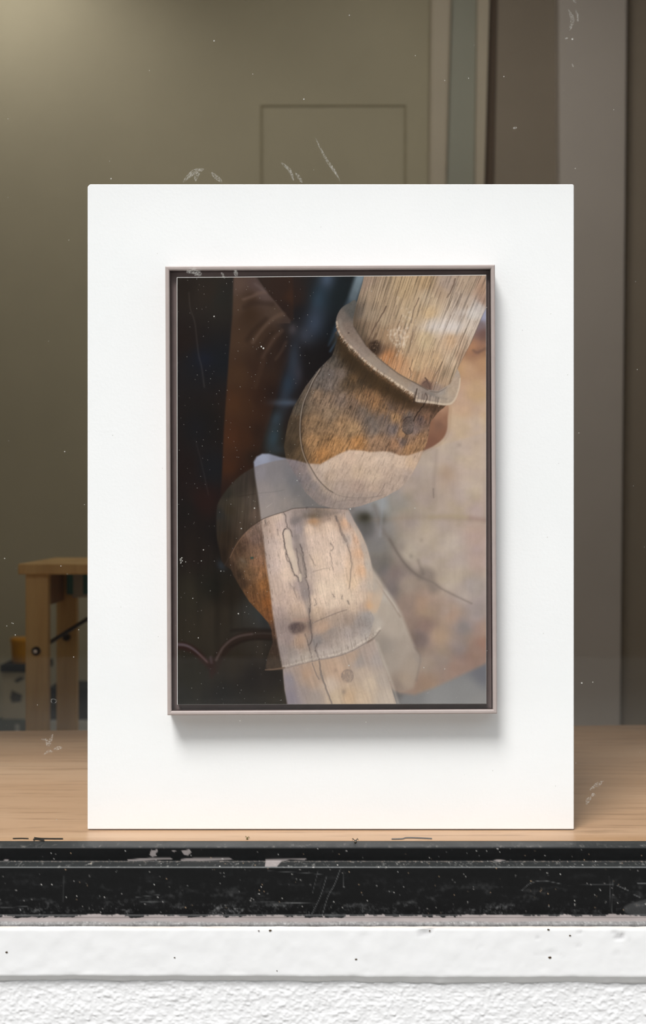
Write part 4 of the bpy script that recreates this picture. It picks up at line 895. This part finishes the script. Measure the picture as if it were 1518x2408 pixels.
# profile: (inset from outer edge, y)
fprof = [(0, FB), (0, FD+.0016), (.0004, FD+.0006), (.0013, FD), (.0036, FD), (.0047, FD+.0005), (.0052, FD+.0016), (.0054, FD+.0115), (.0054, FB)]
def ring(ins):
    a, b = fw/2-ins, fh/2-ins; return [(-a, -b), (a, -b), (a, b), (-a, b)]
for side in range(4):
    vs_, fs_ = [], []
    for ins, y in fprof:
        r = ring(ins); p, q = r[side], r[(side+1) % 4]
        vs_ += [(p[0], y-BD, p[1]), (q[0], y-BD, q[1])]
    n = len(fprof)
    for i in range(n):
        j = (i+1) % n; fs_.append((2*i, 2*i+1, 2*j+1, 2*j))
    fs_.append(tuple(range(0, 2*n, 2))); fs_.append(tuple(range(2*n-1, 0, -2)))
    mb = MB(); mb.v = vs_; mb.f = fs_; mb.build('frame_rail', M['frame_paint'], pic)
m = MB(); m.box(-fw/2+.005, fw/2-.005, -.0165, -.0005, -fh/2+.005, fh/2-.005); m.build('backing', M['frame_back'], pic)
M['lip'] = mat_plain('dark_brown_strip', rgb(58,44,43), .5, .3, .08, 40)  # thin dark strips added inside the rails to darken the gap
la, lb_ = fw/2-.0054, fh/2-.0054; y0_, y1_ = FD+.0022-BD, FD+.0103-BD
for a_, b_, c_, d_2 in ((-la, la, lb_-.0004, lb_), (-la, la, -lb_, -lb_+.0004), (-la, -la+.0004, -lb_+.0004, lb_-.0004), (la-.0004, la, -lb_+.0004, lb_-.0004)):
    m = MB(); m.box(a_, b_, y0_, y1_, c_, d_2); m.build('gap_strip', M['lip'], pic)
# print: slightly sheared quad of the photograph in frame coordinates
pk = PD/F
ca, sa = math.cos(math.radians(-0.28)), math.sin(math.radians(-0.28))
def local(px, py):
    X_ = (px-CX0)*pk-fcx; Z_ = CZ+(CY0-py)*pk-fcz
    # inverse of rotation about Y by -0.28 deg:  x' = x cos + z sin ; z' = -x sin + z cos
    return (X_*ca-Z_*sa, X_*sa+Z_*ca)
TL, TR, BR_, BL_ = [local(*c) for c in ((416.6,653.2),(1142,647.4),(1142.2,1654.6),(417.4,1656.6))]
NX, NY = 582, 806
uu, vv = np.meshgrid(np.linspace(0, 1, NX), np.linspace(0, 1, NY))
def bil(c00, c10, c11, c01, i): return (c00[i]*(1-uu)+c10[i]*uu)*(1-vv)+(c01[i]*(1-uu)+c11[i]*uu)*vv
lx, lz = bil(TL, TR, BR_, BL_, 0), bil(TL, TR, BR_, BL_, 1)
px4 = ((416.6,653.2),(1142,647.4),(1142.2,1654.6),(417.4,1656.6))
PXX, PYY = bil(*px4, 0), bil(*px4, 1)
pc = paint_print(PXX, PYY)
lin = np.clip(s2l(pc)*PRINT_GAIN, 0, .95)
pr_ = grid_mesh('print', np.stack([lx, np.full_like(lx, PD-BD), lz], -1), M['print'], pic, lin, smooth=False, flip=True)
pr_['label'] = 'colour photograph of two carved wooden joints meeting'
m = MB(); e = .0006
m.prism([(TL[0]-e, TL[1]+e), (TR[0]+e*.4, TR[1]+e), (BR_[0]+e*.4, BR_[1]-e*.4), (BL_[0]-e, BL_[1]-e*.4)], 'y', PD-BD+.0003, -.0165); m.build('mount', M['paper_edge'], pic)

# ================================================================== FOLDING STOOL behind the platform
st = tag(empty('folding_trestle', (-.34, 2.8, 0)), 'beech wooden trestle with bolted legs behind the platform at the left', 'trestle')
sx0, sx1, sy0, sy1, sz = -.619, -.02, 2.63, 2.99, .728
m = MB(); m.box(sx0, sx1, sy0, sy1, sz-.022, sz); W(m, 'top', M['beech'], st, bevel=.003)
LEGW = .046
for lx0 in (sx0+.012, sx1-.012-LEGW):
    m = MB(); m.box(lx0, lx0+LEGW, 2.645, 2.672, 0, sz-.022); fl_ = W(m, 'leg', M['beech'], st, bevel=.002)
    m = MB(); m.box(lx0, lx0+LEGW, 2.952, 2.98, 0, sz-.022); W(m, 'leg', M['beech'], st, bevel=.002)
    m = MB(); m.box(lx0+.002, lx0+.017, 2.672, 2.952, .632, sz-.022); W(m, 'side_rail', M['beech_shaded'], st)
    bx, bz = lx0+.022, CZ-(1531-CY0)/F*2.645
    m = MB(); m.tube((bx, 2.645, bz), (bx, 2.641, bz), .0095, .0085, 20); bolt = W(m, 'bolt', M['dark_metal'], st, smooth=False)
    m = MB(); m.tube((bx, 2.641, bz), (bx, 2.6375, bz), .0048, .0042, 6); W(m, 'bolt', M['chrome'], st)
m = MB(); m.box(sx0+.05, sx1-.05, 2.945, 2.9515, .639, sz-.022); W(m, 'back_rail', M['pale_grey'], st)
for xa in (-.581, -.5445, -.508, -.4715):
    m = MB(); m.box(xa, xa+.0135, 2.9432, 2.9449, .646, sz-.022); W(m, 'stripe', M['teal'], st)
for s_, xs in ((1, sx0+.054), (-1, sx1-.054)):
    m = MB()
    p0 = Vector((xs, 2.672, .5625)); p1 = Vector((xs+s_*.215, 2.86, .703)); m.tube(p0, p1, .0042, .0042, 10); W(m, 'brace', M['dark_metal'], st)
    m = MB(); cb = Vector((xs-s_*.018, 2.9515, .548)); m.tube(cb, cb+Vector((0, -.010, 0)), .009, .008, 14); W(m, 'bolt', M['dark_metal'], st)

# ================================================================== THINGS ON THE FLOOR at the back left
IY = 4.2; ik = IY/F
def ix(px): return (px-CX0)*ik
def iz(py): return CZ+(CY0-py)*ik
a, b = ix(4), ix(96)
bx_ = tag(empty('cardboard_box', ((a+b)/2, IY, 0)), 'cream box with dark printed shapes on the floor behind the beech trestle', 'box')
zl0 = .161
m = MB(); m.box(a, b, IY, IY+.16, zl0, iz(1580)); W(m, 'body', M['cream_card'], bx_, bevel=.003)
m = MB(); m.poly([(ix(28), IY-.0008, iz(1622)), (ix(34), IY-.0008, iz(1626)), (ix(52), IY-.0008, iz(1634)), (ix(49), IY-.0008, iz(1650)), (ix(28), IY-.0008, iz(1652)), (ix(24), IY-.0008, iz(1640))]); W(m, 'printed_shape', M['print_dark'], bx_)
m = MB(); m.poly([(ix(32), IY-.0008, iz(1600)), (ix(46), IY-.0008, iz(1592)), (ix(56), IY-.0008, iz(1592)), (ix(56), IY-.0008, iz(1597)), (ix(40), IY-.0008, iz(1606))]); W(m, 'printed_shape', M['print_dark'], bx_)
m = MB(); m.box(ix(1), ix(100), IY-.01, IY+.17, iz(1580), iz(1562)); W(m, 'lid', M['black_plastic'], bx_, bevel=.004)
gt = MB(); gt.box(a-.02, b-.006, IY-.005, IY+.18, 0, zl0); o = gt.build('storage_tin', M['green_tin'], None, bevel=.006)
tag(o, 'low dark green tin on the floor underneath the cream box', 'tin')
gl_ = MB(); gl_.box(ix(37), ix(46), IY-.0065, IY-.0052, .02, zl0-.015); gl_.build('pale_label', M['pale_grey'], o)
XT = (58-CX0)/F*(IY+.07)
yc = tag(empty('yellow_tub', (XT, IY+.07, iz(1562))), 'small yellow plastic tub standing on the black lid of the cream box', 'tub')
m = MB(); m.tube((XT, IY+.07, iz(1562)), (XT, IY+.07, iz(1512)), .040, .045, 28); W(m, 'body', M['yellow'], yc, smooth=False)
m = MB(); m.tube((XT, IY+.07, iz(1512)), (XT, IY+.07, iz(1505)), .047, .046, 28); W(m, 'lid', M['yellow'], yc)
m = MB(); m.box(ix(106), ix(330), IY, IY+.22, iz(1694), iz(1621)); o = m.build('black_case', M['black_plastic'], None, bevel=.006)
tag(o, 'black low case lying on a pale grey carton behind the trestle legs', 'case')
m = MB(); m.box(ix(112), ix(120), IY-.012, IY-.0002, iz(1680), iz(1668)); m.build('latch', M['black_plastic'], o)
m = MB(); m.box(ix(100), ix(330), IY-.01, IY+.24, 0, iz(1694)); o = m.build('grey_carton', M['pale_grey'], None, bevel=.003)
tag(o, 'pale grey carton on the floor underneath the black case', 'carton')
m = MB(); m.box(ix(101), ix(329), IY-.0108, IY-.0101, .05, .065); m.build('tape_strip', M['cream_card'], o)
m = MB(); m.prism([(ix(-130), 0), (ix(-22), 0), (ix(-14), iz(1618)), (ix(-138), iz(1618))], 'y', IY-.25, IY-.08); o = m.build('waste_bin', M['black_plastic'], None, bevel=.008)
tag(o, 'black waste bin at the far left edge beside the cream box', 'bin')

# ================================================================== DEAD INSECTS at the foot of the pane
def insect(px, py, size, label, seed, col):
    r_ = random.Random(seed)
    d = dfloor(py); base = Vector(((px-CX0)/F*d, d, TZ)); s_ = size/F*d
    t = tag(empty('dead_insect', base), label, 'insect')
    def ell(name, c, rx, ry_, rz_, mat):
        mb = MB(); n, k_ = 10, 6
        for i in range(1, k_):
            th = math.pi*i/k_
            for j in range(n):
                ph = math.tau*j/n; mb.v.append((c[0]+rx*math.sin(th)*math.cos(ph), c[1]+ry_*math.sin(th)*math.sin(ph), c[2]+rz_*math.cos(th)))
        for i in range(k_-2):
            for j in range(n): mb.f.append((i*n+j, i*n+(j+1) % n, (i+1)*n+(j+1) % n, (i+1)*n+j))
        mb.f.append(tuple(range(n))); mb.f.append(tuple(range((k_-2)*n, (k_-1)*n))[::-1])
        return mb.build(name, mat, t, smooth=True)
    ell('abdomen', (0, -.001, s_*.42), s_*.42, s_*.55, s_*.42, col); ell('thorax', (s_*.1, s_*.45, s_*.55), s_*.30, s_*.34, s_*.32, col); ell('head', (s_*.15, s_*.85, s_*.6), s_*.2, s_*.2, s_*.2, col)
    for i in range(6):
        a = r_.uniform(-1, 1); mb = MB(); sd = -1 if i % 2 else 1
        p0 = (s_*.1*sd, s_*.4, s_*.6); p1 = (s_*(.55+.2*r_.random())*sd, s_*(.2+.25*i/2), s_*(.8+.5*r_.random())); p2 = (s_*(.8+.2*r_.random())*sd, s_*(.1+.3*i/2), s_*(.25+.9*r_.random()))
        mb.tube(p0, p1, s_*.07, s_*.05, 5); mb.tube(p1, p2, s_*.05, s_*.03, 5); mb.build('leg', col, t)
insect(835, 1983, 8.5, 'dead dark insect with bent legs on the black window rail below the board', 3, M['fly'])
M['husk'] = mat_plain('insect_husk', rgb(104,92,52), .7, .2, .3, 900)
insect(581, 1974, 6.0, 'small olive dried insect at the edge of the plywood, left of the dark one', 8, M['husk'])

# ================================================================== LAMP of the shop, above the left of the view
lamp = tag(empty('ceiling_spot', (-1.15, 4.05, CEIL)), 'small white ceiling spot lamp above the left of the back wall', 'lamp')
m = MB(); m.tube((-1.15, 4.05, CEIL), (-1.15, 4.05, CEIL-.10), .035, .035, 20); W(m, 'body', M['pale_grey'], lamp)
ld = bpy.data.lights.new('spot_bulb', 'SPOT'); lo = bpy.data.objects.new('spot_bulb', ld); COL.objects.link(lo)
lo.location = (-1.15, 4.05, CEIL-.12); lo.parent = lamp; lo.matrix_parent_inverse = parent_inv(lamp)
ld.energy = 18; ld.color = (1.0, .94, .86); ld.spot_size = math.radians(110); ld.spot_blend = 1.0; ld.shadow_soft_size = .03
lo.rotation_euler = (math.radians(35), 0, math.radians(-10))

panel = tag(empty('ceiling_fill', (.25, 3.2, CEIL)), 'unseen square fill light panel added on the shop ceiling', 'lamp')  # unseen panel added as fill to brighten the shop interior
m = MB(); m.box(-.07, .57, 2.88, 3.52, CEIL-.03, CEIL); W(m, 'housing', M['pale_grey'], panel)
ad = bpy.data.lights.new('fill_light', 'AREA'); ao = bpy.data.objects.new('fill_light', ad); COL.objects.link(ao)
ad.shape = 'SQUARE'; ad.size = .6; ad.energy = 13.5; ad.color = (1.0, .95, .86); ao.location = (.25, 3.2, CEIL-.035)
ao.parent = panel; ao.matrix_parent_inverse = parent_inv(panel)
